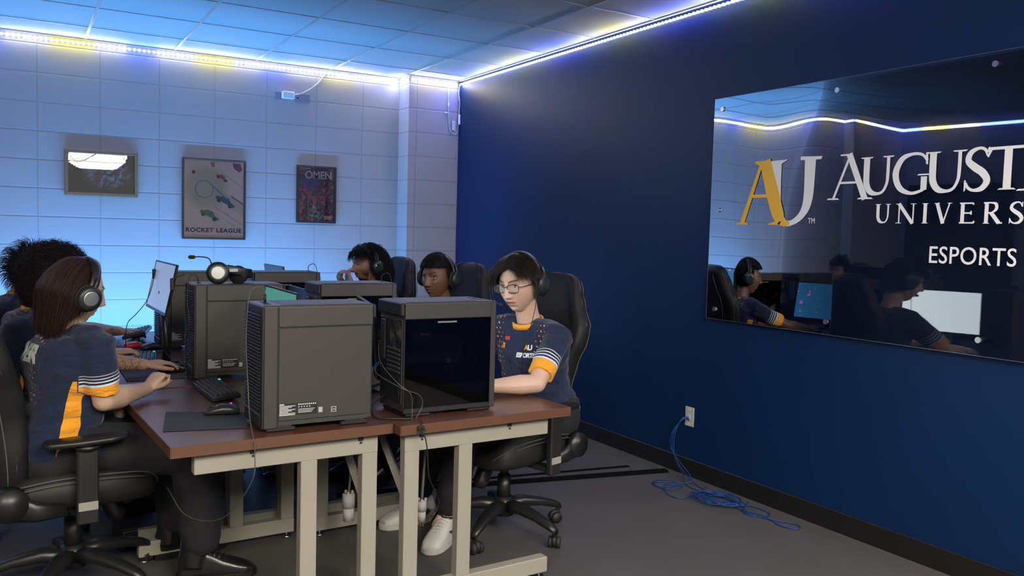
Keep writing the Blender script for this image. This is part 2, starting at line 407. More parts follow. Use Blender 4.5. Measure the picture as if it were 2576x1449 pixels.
def make_tower():
    t = thing('computer_tower', '', 'computer')
    D, W, H = .192, .110, .425
    # frame shell (open on the glass side)
    bm = new_bm()
    box(bm, -D, D, W - .006, W, .02, H, .002)                      # solid side
    box(bm, -D, D, -W, W - .006, H - .012, H, .004)                # top
    box(bm, -D, D - .02, -W + .006, W - .006, .02, .03)            # floor
    box(bm, -D, -D + .004, -W + .004, W - .006, .03, H - .012)     # rear plate
    mkobj('case_shell', bm, M_CASE, t)
    bm = new_bm()   # solid side raised panel with the band groove
    box(bm, -D + .004, D - .050, W, W + .004, .035, H - .075, .0025); box(bm, -D, D - .050, W, W + .005, H - .073, H - .004, .003, seg=2)
    box(bm, D - .047, D - .002, W, W + .005, .012, H - .004, .003, seg=2); box(bm, -D + .02, D - .05, W, W + .003, .02, .034)
    mkobj('side_panel', bm, M_CASE, t)
    bm = new_bm()   # glass side surround
    box(bm, -D, D - .022, -W - .005, -W, H - .062, H - .003, .003, seg=2); box(bm, D - .022, D, -W - .005, -W + .004, .012, H - .003, .003)
    mkobj('glass_frame', bm, M_CASE, t)
    bm = new_bm(); box(bm, -D, D - .022, -W - .003, -W + .004, .014, .034, .002); mkobj('lower_rail', bm, M_CASED, t)
    bm = new_bm(); box(bm, -D + .002, D - .023, -W - .003, -W, .032, H - .062); mkobj('glass_panel', bm, M_TGLASS, t)
    # front bezel with raked grille slats
    bm = new_bm(); box(bm, D - .02, D + .004, -W, W, .010, H - .002, .005, seg=2); mkobj('front_bezel', bm, M_CASED, t)
    bm = new_bm()
    for k in range(29):
        z = .075 + k * .0112; box(bm, D + .003, D + .011, -W + .012, W - .02, z, z + .0048, .0012)
    box(bm, D + .003, D + .009, -W + .012, W - .012, .02, .06, .003)
    mkobj('grille', bm, M_CASED, t)
    bm = new_bm(); box(bm, D + .003, D + .0045, -W + .01, W - .016, .07, H - .025); mkobj('grille_backing', bm, M_VENT, t)
    # top vent and ports
    bm = new_bm(); box(bm, -D + .02, D - .075, -W + .018, W - .018, H, H + .0012)
    mkobj('top_vent', bm, mat('top mesh', (.03, .03, .034), .38, .3, bump=.6, bscale=900), t)
    bm = new_bm(); cyl(bm, (D - .035, 0, H), (D - .035, 0, H + .002), .009); mkobj('power_button', bm, M_CASED, t, True)
    for y in (-.05, -.03, .03, .05): bm = new_bm(); box(bm, D - .04, D - .028, y - .006, y + .006, H, H + .0012); mkobj('port', bm, M_VENT, t)
    # rear panel details
    bm = new_bm()
    box(bm, -D - .006, -D + .001, -W + .012, W - .012, .05, .36, .002); box(bm, -D - .014, -D, -W, W, H - .05, H - .002, .004)
    mkobj('rear_plate', bm, M_CASED, t)
    bm = new_bm()
    for k in range(6): box(bm, -D - .009, -D - .005, -.085 + .0, .03, .16 + k * .0165, .168 + k * .0165, .001)
    box(bm, -D - .011, -D - .006, .045, .085, .20, .35, .002); mkobj('slot_cover', bm, mat('slot steel', (.12, .12, .12), .5, .8), t)
    bm = new_bm()
    for k in range(7):
        r = .012 + k * .0065; tube(bm, [(-D - .008, -.045 + r * math.cos(a), .305 + r * math.sin(a)) for a in [2 * PI * j / 24 for j in range(25)]], .0011, 4)
    mkobj('fan_grille', bm, mat('fan wire', (.12, .12, .12), .4, .8), t)
    bm = new_bm(); box(bm, -D - .0085, -D - .0065, -.085, .07, .07, .145, .002); mkobj('power_supply', bm, M_VENT, t)
    # internals
    bm = new_bm(); box(bm, -.15, .10, W - .02, W - .012, .09, .36, .001); mkobj('motherboard', bm, mat('pcb', (.012, .014, .016), .5), t)
    bm = new_bm(); box(bm, -.17, .10, -.02, W - .02, .175, .225, .004); box(bm, -.17, .10, -.03, -.02, .18, .22, .002); mkobj('graphics_card', bm, mat('card black', (.03, .03, .033), .35), t)
    bm = new_bm(); box(bm, -.185, .165, -W + .012, W - .012, .03, .115, .003); mkobj('drive_bay', bm, mat('bay black', (.02, .022, .024), .5), t)
    bm = new_bm(); box(bm, -.115, -.02, .0, W - .03, .25, .345, .004); mkobj('cooler', bm, mat('cooler', (.018, .018, .018), .4), t)
    for (z) in (.30, .18):
        bm = new_bm(); c = V((.145, 0, z))
        for r in (.058, .05, .018): tube(bm, [c + V((-.004, r * math.cos(a), r * math.sin(a))) for a in [2 * PI * j / 28 for j in range(29)]], .0022, 6)
        for k in range(7):
            a = 2 * PI * k / 7; tube(bm, [c + V((-.004, .018 * math.cos(a), .018 * math.sin(a))), c + V((.004, .048 * math.cos(a + .5), .048 * math.sin(a + .5)))], [.005, .008], 4)
        mkobj('fan', bm, mat('fan black', (.05, .05, .055), .3), t, True)
    bm = text_bm('LEGION', .016, .0003, .0003, 1.05); fit_bm(bm, -.075, -.038, .288, .2945); xform(bm, Matrix.Translation((0, -.002, 0)) @ Matrix.Rotation(PI / 2, 4, 'X')); mkobj('lettering', bm, M_PRN, t)
    bm = new_bm(); ln = random.Random(3)
    for k in range(4):
        z = .196 - k * .005; box(bm, .022 + k * .001, .036 + k * .0015, -.032, -.0305, z, z + .0034, .0003)
    mkobj('card_logo', bm, mat('dim print', (.35, .40, .38), .4), t)
    bm = new_bm(); box(bm, -.06, .02, -W - .0042, -W - .0032, H - .078, H - .0715, .0005); mkobj('glass_badge', bm, mat('badge grey', (.16, .16, .17), .4), t)
    # labels on the solid side
    bm = new_bm(); box(bm, D - .110, D - .050 + .0, W + .004, W + .0046, .052, .094); box(bm, D - .184, D - .112, W + .004, W + .0046, .052, .094)
    lab = mkobj('label', bm, M_LBL, t)
    bm = new_bm(); y0, y1 = W + .0046, W + .0050
    for k in range(7):
        z = .084 - k * .0042; box(bm, D - .108 + .02 * ((k * 7) % 3) * .6, D - .054, y0, y1, z, z + .0022)
    box(bm, D - .107, D - .053, y0, y1, .0535, .0565); box(bm, D - .07, D - .054, y0, y1, .0885, .0925)
    for k in range(9): box(bm, D - .118 - k * .0072 - .0045, D - .118 - k * .0072, y0, y1, .086, .0905)
    for k in range(5): box(bm, D - .118 - k * .0095 - .004, D - .118 - k * .0095, y0, y1, .078, .0815)
    for k in range(3): box(bm, D - .165 - .005 * k, D - .118, y0, y1, .060 + k * .0052, .062 + k * .0052)
    mkobj('print', bm, M_PRN, lab)
    bm = new_bm(); box(bm, D - .203, D - .189, W + .004, W + .0046, .055, .073); mkobj('sticker', bm, M_HOLO, t)
    bm = new_bm(); x = D - .252
    for a in ((x, x + .018, .053, .0545), (x, x + .018, .0695, .071), (x, x + .0015, .053, .071), (x + .0165, x + .018, .053, .071), (x + .003, x + .015, .0605, .0625)):
        box(bm, a[0], a[1], W + .004, W + .0046, a[2], a[3])
    mkobj('port_mark', bm, M_PRN, t)
    for sx in (-.13, .13):
        bm = new_bm(); box(bm, sx - .05, sx + .05, -W + .004, W, 0, .014, .004); box(bm, sx - .035, sx + .035, -W + .004, W, .012, .021); mkobj('foot', bm, M_CASED, t)
    return t
W0 = make_tower(); ZT = .700
TOW = [(-2.499, -4.075, 181, 'large grey computer tower standing front left on the table edge, solid side and labels showing'),
       (-1.985, -4.048, 1.5, 'computer tower with a dark glass side panel on the front right table'),
       (-2.525, -3.005, 180, 'grey computer tower with the over-ear headset lying on top'),
       (-2.520, -1.975, 180, 'furthest grey computer tower of the left row, beside the white monitor'),
       (-1.955, -2.985, 0, 'middle tower of the right row, seen in front of the bearded player'),
       (-2.015, -1.945, 0, 'rearmost tower of the right row, below the back of the grey monitor')]
for i, (x, y, a, lab) in enumerate(TOW):
    o = W0 if i == 0 else copy_tree(W0); o.location = (x, y, ZT); o.rotation_euler.z = rad(a); tag(o, lab, 'computer', 'desktop computer towers on the tables')

# ------------------------------------------------------------------ monitors
M_MON = mat('monitor plastic', (.015, .015, .016), .35); M_MONB = mat('monitor grey back', (.10, .11, .13), .4, .2)
def screen_mat(name, col, s, deco=None):
    n = NT(name); n.color((.01, .01, .01)); n.b.inputs['Roughness'].default_value = .25
    if deco == 'game':
        v = n.obj(); z = n.noise(22, 2, v).outputs['Fac']; mr = n.n('ShaderNodeMapRange'); n.put(mr.inputs[0], z); mr.inputs[1].default_value = .66; mr.inputs[2].default_value = .70
        c = n.mix(mr.outputs[0], col, (.5, .12, .6)); n.put(n.b.inputs['Emission Color'], c)
    else: n.b.inputs['Emission Color'].default_value = (*col, 1)
    n.b.inputs['Emission Strength'].default_value = s; return n.m
def monitor(label, a, b, ztop, h, face, scr, tilt=8, backm=None):
    """a,b: screen edge points (x,y); face: +1 / -1 side the screen looks to along x"""
    a, b = V((*a, 0)), V((*b, 0)); w = (b - a).length; d = (b - a) / w; n = V((0, 0, 1)).cross(d)
    if n.x * face < 0: d = -d; n = -n
    c = (a + b) / 2
    t = thing('monitor', label, 'monitor', (c.x, c.y, .7), 0)
    R = basis(V((0, 0, 0)), d, n, V((0, 0, 1)))   # local: x along width, y towards viewer, z up
    R = basis(V((0, 0, 0)), n, V((0, 0, 1)).cross(n), V((0, 0, 1)))  # local x = out of screen
    t.matrix_world = Matrix.Translation((c.x, c.y, .7)) @ R
    TL = Matrix.Translation((0, 0, ztop - .7 - h)) @ Matrix.Rotation(-rad(tilt), 4, 'Y')
    bm = new_bm(); box(bm, -.010, .0, -w / 2, w / 2, 0, h, .003); box(bm, -.03, -.008, -w * .3, w * .3, h * .1, h * .6, .008); xform(bm, TL); mkobj('housing', bm, backm or M_MON, t)
    bm = new_bm()
    for q in ((-w / 2, w / 2, 0, .014), (-w / 2, w / 2, h - .008, h), (-w / 2, -w / 2 + .008, 0, h), (w / 2 - .008, w / 2, 0, h)): box(bm, 0, .003, q[0], q[1], q[2], q[3], .001)
    xform(bm, TL); mkobj('bezel', bm, M_MON, t)
    bm = new_bm(); box(bm, 0, .0012, -w / 2 + .008, w / 2 - .008, .014, h - .008); xform(bm, TL); mkobj('screen', bm, scr, t)
    bm = new_bm(); tube(bm, [(-.03, 0, ztop - .7 - h * .6), (-.055, 0, .10), (-.05, 0, .012)], [.016, .018, .02], 10); mkobj('neck', bm, M_MON, t, True)
    bm = new_bm()
    for s in (-1, 1): tube(bm, [(-.05, 0, .008), (.07, s * .12, .006)], [.009, .005], 6)
    tube(bm, [(-.05, 0, .008), (-.11, 0, .006)], [.009, .006], 6); mkobj('stand', bm, M_MON, t, True)
    return t
S_WHITE = screen_mat('white screen', (.84, .94, 1.0), 7.0); S_TEAL = screen_mat('teal screen', (.10, .42, .36), .6)
S_PALE = screen_mat('pale screen', (.50, .58, .80), .42); S_GAME = screen_mat('blue game screen', (.02, .12, .28), 1.6, 'game')
monitor('monitor with a teal screen between the two nearest towers of the left row', (-2.479, -3.30), (-2.487, -3.81), 1.137, .30, -1, S_TEAL, 4)
monitor('monitor with a pale screen seen almost edge on left of the furthest left tower', (-2.812, -2.28), (-2.800, -2.84), 1.205, .245, -1, S_PALE, 12)
monitor('monitor facing the player with glasses, only its top edge showing behind the glass sided tower', (-2.02, -3.33), (-2.145, -3.86), 1.088, .30, 1, S_WHITE, 5)
monitor('monitor facing the short haired player, hidden behind the middle right tower', (-2.05, -2.30), (-2.07, -2.80), 1.07, .30, 1, S_GAME, 5)
monitor('grey backed monitor rising above the rearmost tower in front of the block wall', (-1.93, -1.35), (-1.93, -1.80), 1.148, .28, 1, S_GAME, 8, M_MONB)
# ------------------------------------------------------------------ gaming chair
M_LEA = mat('black leather', (.011, .011, .012), .55, spec=.25, bump=.25, bscale=350)
M_LEB = mat('charcoal leather', (.018, .0175, .0165), .5, spec=.3, bump=.3, bscale=300)
M_PLA = mat('black plastic', (.012, .012, .012), .38); M_STI = mat('grey stitching', (.10, .105, .10), .8); M_STK = mat('paper sticker', (.30, .29, .25), .6)
def make_chair():
    t = thing('gaming_chair', '', 'chair')
    # star base
    for k in range(5):
        a = 2 * PI * k / 5 + rad(20); d = V((math.cos(a), math.sin(a), 0)); s = V((-d.y, d.x, 0)); rings = []
        for (r, z, w, h) in ((.02, .125, .034, .030), (.10, .135, .032, .026), (.20, .118, .026, .02), (.29, .092, .022, .017), (.315, .078, .017, .014)):
            rings.append(ring_pts(d * r + V((0, 0, z)), s * w, V((0, 0, h)), 12, 3))
        bm = new_bm(); loft(bm, rings); mkobj('base_arm', bm, M_PLA, t, True)
        bm = new_bm(); c = d * .305; q = V((math.cos(a + 1.1 + k), math.sin(a + 1.1 + k), 0)); p = V((-q.y, q.x, 0)); c2 = c + q * .014
        cyl(bm, c + V((0, 0, .05)), c + V((0, 0, .085)), .009, n=10)
        for sg in (-1, 1):
            tube(bm, [c2 + p * (sg * .010) + V((0, 0, .027)), c2 + p * (sg * .026) + V((0, 0, .027))], [.027, .025], 20)
        tube(bm, [c2 + V((0, 0, .034)) - p * .009, c2 + V((0, 0, .034)) + p * .009], [.028, .028], 16)
        mkobj('caster', bm, M_RUB, t, True)
    bm = new_bm(); cyl(bm, (0, 0, .085), (0, 0, .17), .048, .042, 24); mkobj('hub', bm, M_PLA, t, True)
    bm = new_bm(); cyl(bm, (0, 0, .16), (0, 0, .27), .032, .030, 24); cyl(bm, (0, 0, .26), (0, 0, .335), .020, .020, 16); mkobj('gas_lift', bm, M_PLA, t, True)
    bm = new_bm(); box(bm, -.15, .13, -.09, .09, .325, .372, .01); box(bm, -.10, .10, -.17, .17, .362, .378, .003); mkobj('tilt_mechanism', bm, M_PLA, t)
    bm = new_bm(); tube(bm, [(.12, 0, .33), (.15, 0, .27)], .036, 14, rnd=True); mkobj('tension_knob', bm, M_PLA, t, True)
    bm = new_bm(); tube(bm, smoothpath([(0, -.08, .345), (.01, -.22, .335), (.03, -.28, .345)]), .006, 8); mkobj('lever', bm, M_PLA, t, True)
    # seat cushion : lofted along x with raised side bolsters
    rings = []
    for i, (x, w, hz, bz) in enumerate(((-.24, .18, .395, .0), (-.215, .215, .385, .025), (-.10, .24, .378, .045), (.05, .252, .376, .05), (.17, .25, .376, .045), (.235, .235, .380, .03), (.262, .20, .392, .0))):
        top = []; n = 22
        for j in range(n + 1):
            u = -1 + 2 * j / n; e = max(0, (abs(u) - .62) / .38); z = .462 + bz * math.sin(min(1, e * 1.15) * PI) ** .8 - (.05 if i in (0, 6) else 0) - (.02 if e >= 1 else 0)
            top.append(V((x, u * w, z)))
        bot = [V((x, w * .98 * (1 - 2 * j / 8), hz - (.02 if 0 < j < 8 else 0))) for j in range(9)]
        rings.append(top + bot)
    bm = new_bm(); loft(bm, rings); o = mkobj('seat', bm, M_LEB, t, True); m = o.modifiers.new('s', 'SUBSURF'); m.levels = 1; m.render_levels = 1
    for s in (-1, 1):
        bm = new_bm()
        tube(bm, smoothpath([(-.2, s * .222, .47), (-.08, s * .247, .488), (.08, s * .258, .49), (.2, s * .25, .478), (.25, s * .21, .44), (.262, s * .17, .41)]), .0022, 5)
        tube(bm, smoothpath([(-.2, s * .228, .455), (-.08, s * .2535, .473), (.08, s * .262, .475), (.2, s * .256, .463)]), .0018, 5)
        mkobj('seat_piping', bm, M_STI, t, True)
    # backrest, built upright then reclined
    RB = Matrix.Translation((-.225, 0, .43)) @ Matrix.Rotation(rad(-8), 4, 'Y')
    def hw(v):
        P = [(0, .18), (.12, .200), (.25, .19), (.36, .210), (.47, .245), (.54, .245), (.62, .200), (.70, .168), (.76, .145), (.785, .10)]
        for (a, wa), (b, wb) in zip(P, P[1:]):
            if v <= b:
                k = (v - a) / (b - a); k = k * k * (3 - 2 * k); return wa + (wb - wa) * k
        return P[-1][1]
    rings = []; edge = []
    for i in range(24):
        v = .785 * i / 23; w = hw(v); bol = .06 * (1 - abs(v - .35) / .6) if v < .7 else .012; n = 20; fr = []
        endf = .55 if i in (0, 23) else 1
        for j in range(n + 1):
            u = -1 + 2 * j / n; e = max(0, (abs(u) - .58) / .42)
            fr.append(V(((.035 + bol * math.sin(min(1, e * 1.1) * PI * .62)) * endf - (.018 if e >= .98 else 0) + .012 * math.sin(v * 7), u * w, v)))
        bk = [V((-.055 * endf + .03 * abs(1 - 2 * j / 8) ** 3 + .012 * math.sin(v * 7), w * .99 * (1 - 2 * j / 8), v)) for j in range(9)]
        rings.append(fr + bk); edge.append((V((.012 * math.sin(v * 7) + .012 + bol * .5, w + .001, v)), V((.012 * math.sin(v * 7) - .006 + bol * .2, w + .001, v))))
    bm = new_bm(); loft(bm, rings); xform(bm, RB); o = mkobj('backrest', bm, M_LEA, t, True); m = o.modifiers.new('s', 'SUBSURF'); m.levels = 1; m.render_levels = 1
    for s in (-1, 1):
        bm = new_bm()
        for q in (0, 1): tube(bm, [RB @ V((e[q].x, s * (e[q].y * .968), e[q].z)) for e in edge[1:-1]], .002, 5)
        tube(bm, [RB @ V((-.056 + .012 * math.sin(v * 7), s * hw(v) * .72, v)) for v in [.03 + .033 * i for i in range(22)]], .002, 5)
        mkobj('back_piping', bm, M_STI, t, True)
    for s in (-1, 1):   # hinge covers and arms
        bm = new_bm(); cyl(bm, (-.23, s * .222, .42), (-.23, s * .262, .42), .062, .055, 24)
        rings = [ring_pts(V((x, s * .24, z)), V((0, .018, 0)), V((0, 0, h)), 10, 3) for x, z, h in ((-.24, .42, .055), (-.15, .385, .035), (-.06, .375, .02))]
        loft(bm, rings); mkobj('hinge_cover', bm, M_PLA, t, True)
        bm = new_bm(); box(bm, -.035, .035, s * .298 - .016, s * .298 + .016, .335, .60, .006); box(bm, -.03, .03, min(s * .15, s * .30), max(s * .15, s * .30), .345, .365, .003)
        ap = mkobj('arm_post', bm, M_LEB, t)
        bm = new_bm(); box(bm, -.031, .031, s * .298 + s * .016 - .0006, s * .298 + s * .016 + .0006, .385, .415); mkobj('sticker', bm, M_STK, ap)
        bm = new_bm(); cyl(bm, (0, s * .298, .598), (0, s * .298, .612), .036, .045, 20); mkobj('arm_collar', bm, M_PLA, ap, True)
        rings = []
        for x, w, z, h in ((-.135, .022, .626, .010), (-.12, .038, .627, .014), (-.03, .046, .628, .015), (.07, .045, .631, .014), (.12, .036, .636, .012), (.135, .02, .638, .008)):
            rings.append(ring_pts(V((x, s * .298, z)), V((0, w, 0)), V((0, 0, h)), 16, 3))
        bm = new_bm(); loft(bm, rings); mkobj('arm_pad', bm, M_PLA, t, True)
    return t
H0 = make_chair()
CH = [(-3.215, -3.465, 6, 'black gaming chair in the left foreground holding the player with long brown hair'),
      (-1.445, -3.660, 196, 'black gaming chair against the blue wall holding the player with glasses'),
      (-3.36, -2.60, 8, 'gaming chair behind the left foreground one, of the curly haired player with the tattooed arm'),
      (-1.33, -2.50, 190, 'gaming chair holding the short haired player, next to the pilaster'),
      (-1.39, -1.52, 184, 'gaming chair holding the bearded player with long curls'),
      (-3.45, -1.65, 0, 'rear left gaming chair whose rounded headrest shows at the left edge of the photo')]
for i, (x, y, a, lab) in enumerate(CH):
    o = H0 if i == 0 else copy_tree(H0); o.location = (x, y, 0); o.rotation_euler.z = rad(a); tag(o, lab, 'chair', 'black gaming chairs')
# ------------------------------------------------------------------ people
def sst(a, b, x):
    t = max(0, min(1, (x - a) / (b - a))); return t * t * (3 - 2 * t)
def gs(y, z, y0, z0, sy, sz): return math.exp(-((y - y0) / sy) ** 2 - ((z - z0) / sz) ** 2)
def head_pt(d, face=True):
    x, y, z = d; a, b, c = .098, .0775, .118
    if z < 0:
        k = -z; b *= 1 - .34 * k ** 1.6; a *= (1 - .06 * k * k) if x > 0 else (1 - .30 * k)
    else: b *= 1 - .02 * z
    p = V((a * x, b * y, c * z)); fm = sst(.15, .5, x)
    if z < 0: p.x += .010 * z * z * (1 if x > 0 else .3)
    if fm > 0 and face:
        Y, Zc = p.y, p.z; h = 0
        nz = max(0, min(1, (.030 - Zc) / .060))
        if Zc < .034:
            hh = .004 + .025 * nz ** 1.25
            if Zc < -.030: hh *= math.exp(-((Zc + .030) / .0075) ** 2)
            h += hh * math.exp(-(Y / (.0085 + .005 * nz)) ** 2)
        for s in (-1, 1):
            h += .010 * gs(Y, Zc, s * .0135, -.030, .0065, .0075) - .016 * gs(Y, Zc, s * .031, .010, .016, .0115)
            h += .007 * gs(Y, Zc, s * .028, .031, .022, .007) + .005 * gs(Y, Zc, s * .043, -.016, .017, .016)
        h += .0085 * gs(Y, Zc, 0, -.0545, .021, .0055) + .0105 * gs(Y, Zc, 0, -.0675, .017, .0065) - .009 * gs(Y, Zc, 0, -.0612, .022, .0030)
        h += .007 * gs(Y, Zc, 0, -.098, .02, .013) - .004 * gs(Y, Zc, 0, -.081, .02, .006)
        p.x += h * fm
    return p
def head_bm(bm, M, face=True, nu=110, nv=84):
    rows = []
    for i in range(1, nv):
        th = PI * i / nv; r = []
        for j in range(nu):
            ph = 2 * PI * j / nu; r.append(bm.verts.new(M @ head_pt((math.sin(th) * math.cos(ph), math.sin(th) * math.sin(ph), math.cos(th)), face)))
        rows.append(r)
    t = bm.verts.new(M @ head_pt((0, 0, 1))); b = bm.verts.new(M @ head_pt((0, 0, -1)))
    for j in range(nu): bm.faces.new((t, rows[0][j], rows[0][(j + 1) % nu])); bm.faces.new((b, rows[-1][(j + 1) % nu], rows[-1][j]))
    for i in range(len(rows) - 1):
        for j in range(nu): bm.faces.new((rows[i][j], rows[i + 1][j], rows[i + 1][(j + 1) % nu], rows[i][(j + 1) % nu]))
def hand(bm, W, d, n, sgn, curl=30, spread=8, k=1.0):
    """W wrist, d finger direction, n palm normal, sgn side of the thumb"""
    d = d.normalized(); n = (n - d * n.dot(d)).normalized(); s = d.cross(n) * sgn
    rings = [ring_pts(W + d * x * k + n * o * k, s * w * k, n * t * k, 14, 2.6) for x, w, t, o in ((-.02, .021, .018, 0), (0, .025, .0175, 0), (.03, .034, .018, .002), (.065, .040, .0155, .002), (.088, .039, .012, .002), (.095, .034, .008, .002))]
    loft(bm, rings)
    for i, (o, L) in enumerate(((.029, .070), (.0098, .078), (-.0098, .073), (-.029, .058))):
        p = W + d * (.082 - .004 * (i == 3)) * k + s * o * k + n * .002; a = rad(curl * .55); sp = rad(spread * (1.5 - i) / 1.5)
        base = (d * math.cos(sp) + s * math.sin(sp)).normalized(); pts = [p.copy()]; ang = a * .9
        for q, fr in enumerate((.44, .30, .26)):
            dd = base * math.cos(ang) + n * math.sin(ang); p = p + dd * L * fr * k; pts.append(p.copy()); ang += rad(curl) * (1.0 if q == 0 else .7)
        tube(bm, pts, [.0092 * k, .0087 * k, .0080 * k, .0068 * k], 10, rnd=True)
    p = W + d * .022 * k + s * .022 * k + n * .006; pts = [p]; dd = (d * .62 + s * .72 + n * .25).normalized() if curl < 70 else (d * .75 + s * .15 + n * .6).normalized()
    for L, bend in ((.040, .0), (.032, -.25), (.024, -.15)):
        dd = (dd + s * bend + d * .15).normalized(); p = p + dd * L * k; pts.append(p)
    tube(bm, pts, [.015 * k, .0125 * k, .0105 * k, .008 * k], 10, rnd=True)
def skin_mat(name, col, lip, brow):
    s = NT(name); n = s.noise(35, 4).outputs['Fac']
    c = s.mix(n, tuple(x * .90 for x in col), tuple(min(1, x * 1.08) for x in col))
    c = s.mix(s.attr('lip').outputs['Fac'], c, lip); c = s.mix(s.attr('brow').outputs['Fac'], c, brow); c = s.mix(s.attr('ink').outputs['Fac'], c, (.05, .05, .055))
    s.color(c); s.b.inputs['Roughness'].default_value = .5; s.b.inputs['Subsurface Weight'].default_value = .0; s.b.inputs['Subsurface Radius'].default_value = (.012, .005, .003)
    s.b.inputs['Subsurface Scale'].default_value = .6; s.bump(s.noise(500, 2).outputs['Fac'], .08, .001); return s.m
def jersey_mat():
    s = NT('jersey'); tp = s.attr('tp').outputs['Vector']; x, y, z = s.sep(tp); sl = s.attr('sl').outputs['Fac']; isl = s.m2('GREATER_THAN', sl, .02)
    navy = (.012, .020, .052); org = (.80, .33, .025)
    cloth = s.mix(s.noise(300, 2).outputs['Fac'], tuple(c * .85 for c in navy), tuple(c * 1.2 for c in navy))
    # side panel
    ay = s.m2('ABSOLUTE', y)
    side = s.m2('MULTIPLY', s.m2('MULTIPLY', s.m2('LESS_THAN', s.m2('ABSOLUTE', s.m2('ADD', x, s.m2('MULTIPLY', s.noise(12, 1, tp).outputs['Fac'], .02))), s.m2('MULTIPLY_ADD', z, -.03, .022)), s.m2('GREATER_THAN', ay, .08)), s.m2('LESS_THAN', z, -.05))
    side = s.m2('MULTIPLY', s.m2('MULTIPLY', side, s.m2('SUBTRACT', 1.0, isl)), s.attr('pan').outputs['Fac'])
    # dotted trails
    g = .021; u = s.m2('ADD', s.m2('DIVIDE', y, g), s.m2('MULTIPLY', s.m2('DIVIDE', z, g), .5)); v = s.m2('DIVIDE', z, g)
    du = s.m2('SUBTRACT', s.m2('FRACT', s.m2('ADD', u, 100)), .5); dv = s.m2('SUBTRACT', s.m2('FRACT', s.m2('ADD', v, 100)), .5)
    rr = s.m2('SQRT', s.m2('ADD', s.m2('MULTIPLY', du, du), s.m2('MULTIPLY', dv, dv)))
    cen = s.m2('MULTIPLY_ADD', z, .10, .115); dist = s.m2('ABSOLUTE', s.m2('SUBTRACT', ay, cen))
    size = s.m2('MULTIPLY', s.m2('SUBTRACT', .040, dist), 5.2)
    size = s.m2('MULTIPLY', size, s.m2('LESS_THAN', s.m2('ABSOLUTE', s.m2('ADD', z, .02)), .14))
    dots = s.m2('MULTIPLY', s.m2('LESS_THAN', rr, size), s.m2('LESS_THAN', sl, .35))
    col = s.mix(s.m2('MAXIMUM', side, s.m2('MULTIPLY', dots, .85)), cloth, org)
    # collar
    col = s.mix(s.attr('collar').outputs['Fac'], col, org)
    # sleeve stripes and cuff
    def band(a, b): return s.m2('MULTIPLY', s.m2('GREATER_THAN', sl, a), s.m2('LESS_THAN', sl, b))
    w = band(.50, .515)
    for a, b in ((.56, .58), (.62, .645), (.685, .725)): w = s.m2('MAXIMUM', w, band(a, b))
    out = s.m2('GREATER_THAN', s.attr('slo').outputs['Fac'], .5)
    col = s.mix(s.m2('MULTIPLY', w, out), col, (.62, .66, .68)); col = s.mix(s.m2('MULTIPLY', s.m2('GREATER_THAN', sl, .73), out), col, org)
    s.color(col); s.b.inputs['Roughness'].default_value = .8; s.b.inputs['Sheen Weight'].default_value = .15; s.b.inputs['Specular IOR Level'].default_value = .2
    mpj = s.n('ShaderNodeMapping'); mpj.inputs['Scale'].default_value = (1, 1, 2.6); s.t.links.new(s.obj(), mpj.inputs[0]); wn = s.noise(9, 3, mpj.outputs[0], .55); wn.inputs['Distortion'].default_value = 1.2; s.bump(wn.outputs['Fac'], .55, .03); return s.m
M_JER = jersey_mat()
M_TROU = mat('black trousers', (.010, .010, .012), .85, bump=.3, bscale=500)
M_EYE = mat('eye white', (.55, .55, .55), .15); M_IRIS = mat('iris', (.012, .008, .006), .1)
M_BOOT = mat('black boot', (.010, .010, .010), .28); M_WSH = mat('white shoe', (.52, .51, .47), .5); M_SOLE = mat('shoe sole', (.45, .44, .40), .6)
M_SWO = mat('shoe mark', (.02, .05, .04), .5); M_RED = mat('red cloth', (.22, .02, .02), .6); M_SOCK = mat('dark sock', (.02, .02, .022), .9)
def head_matrix(pos, yaw_d, pitch=0, roll_=0, k=1.0):
    return Matrix.Translation(pos) @ Matrix.Rotation(rad(yaw_d), 4, 'Z') @ Matrix.Rotation(rad(pitch), 4, 'Y') @ Matrix.Rotation(rad(roll_), 4, 'X') @ Matrix.Scale(k, 4)
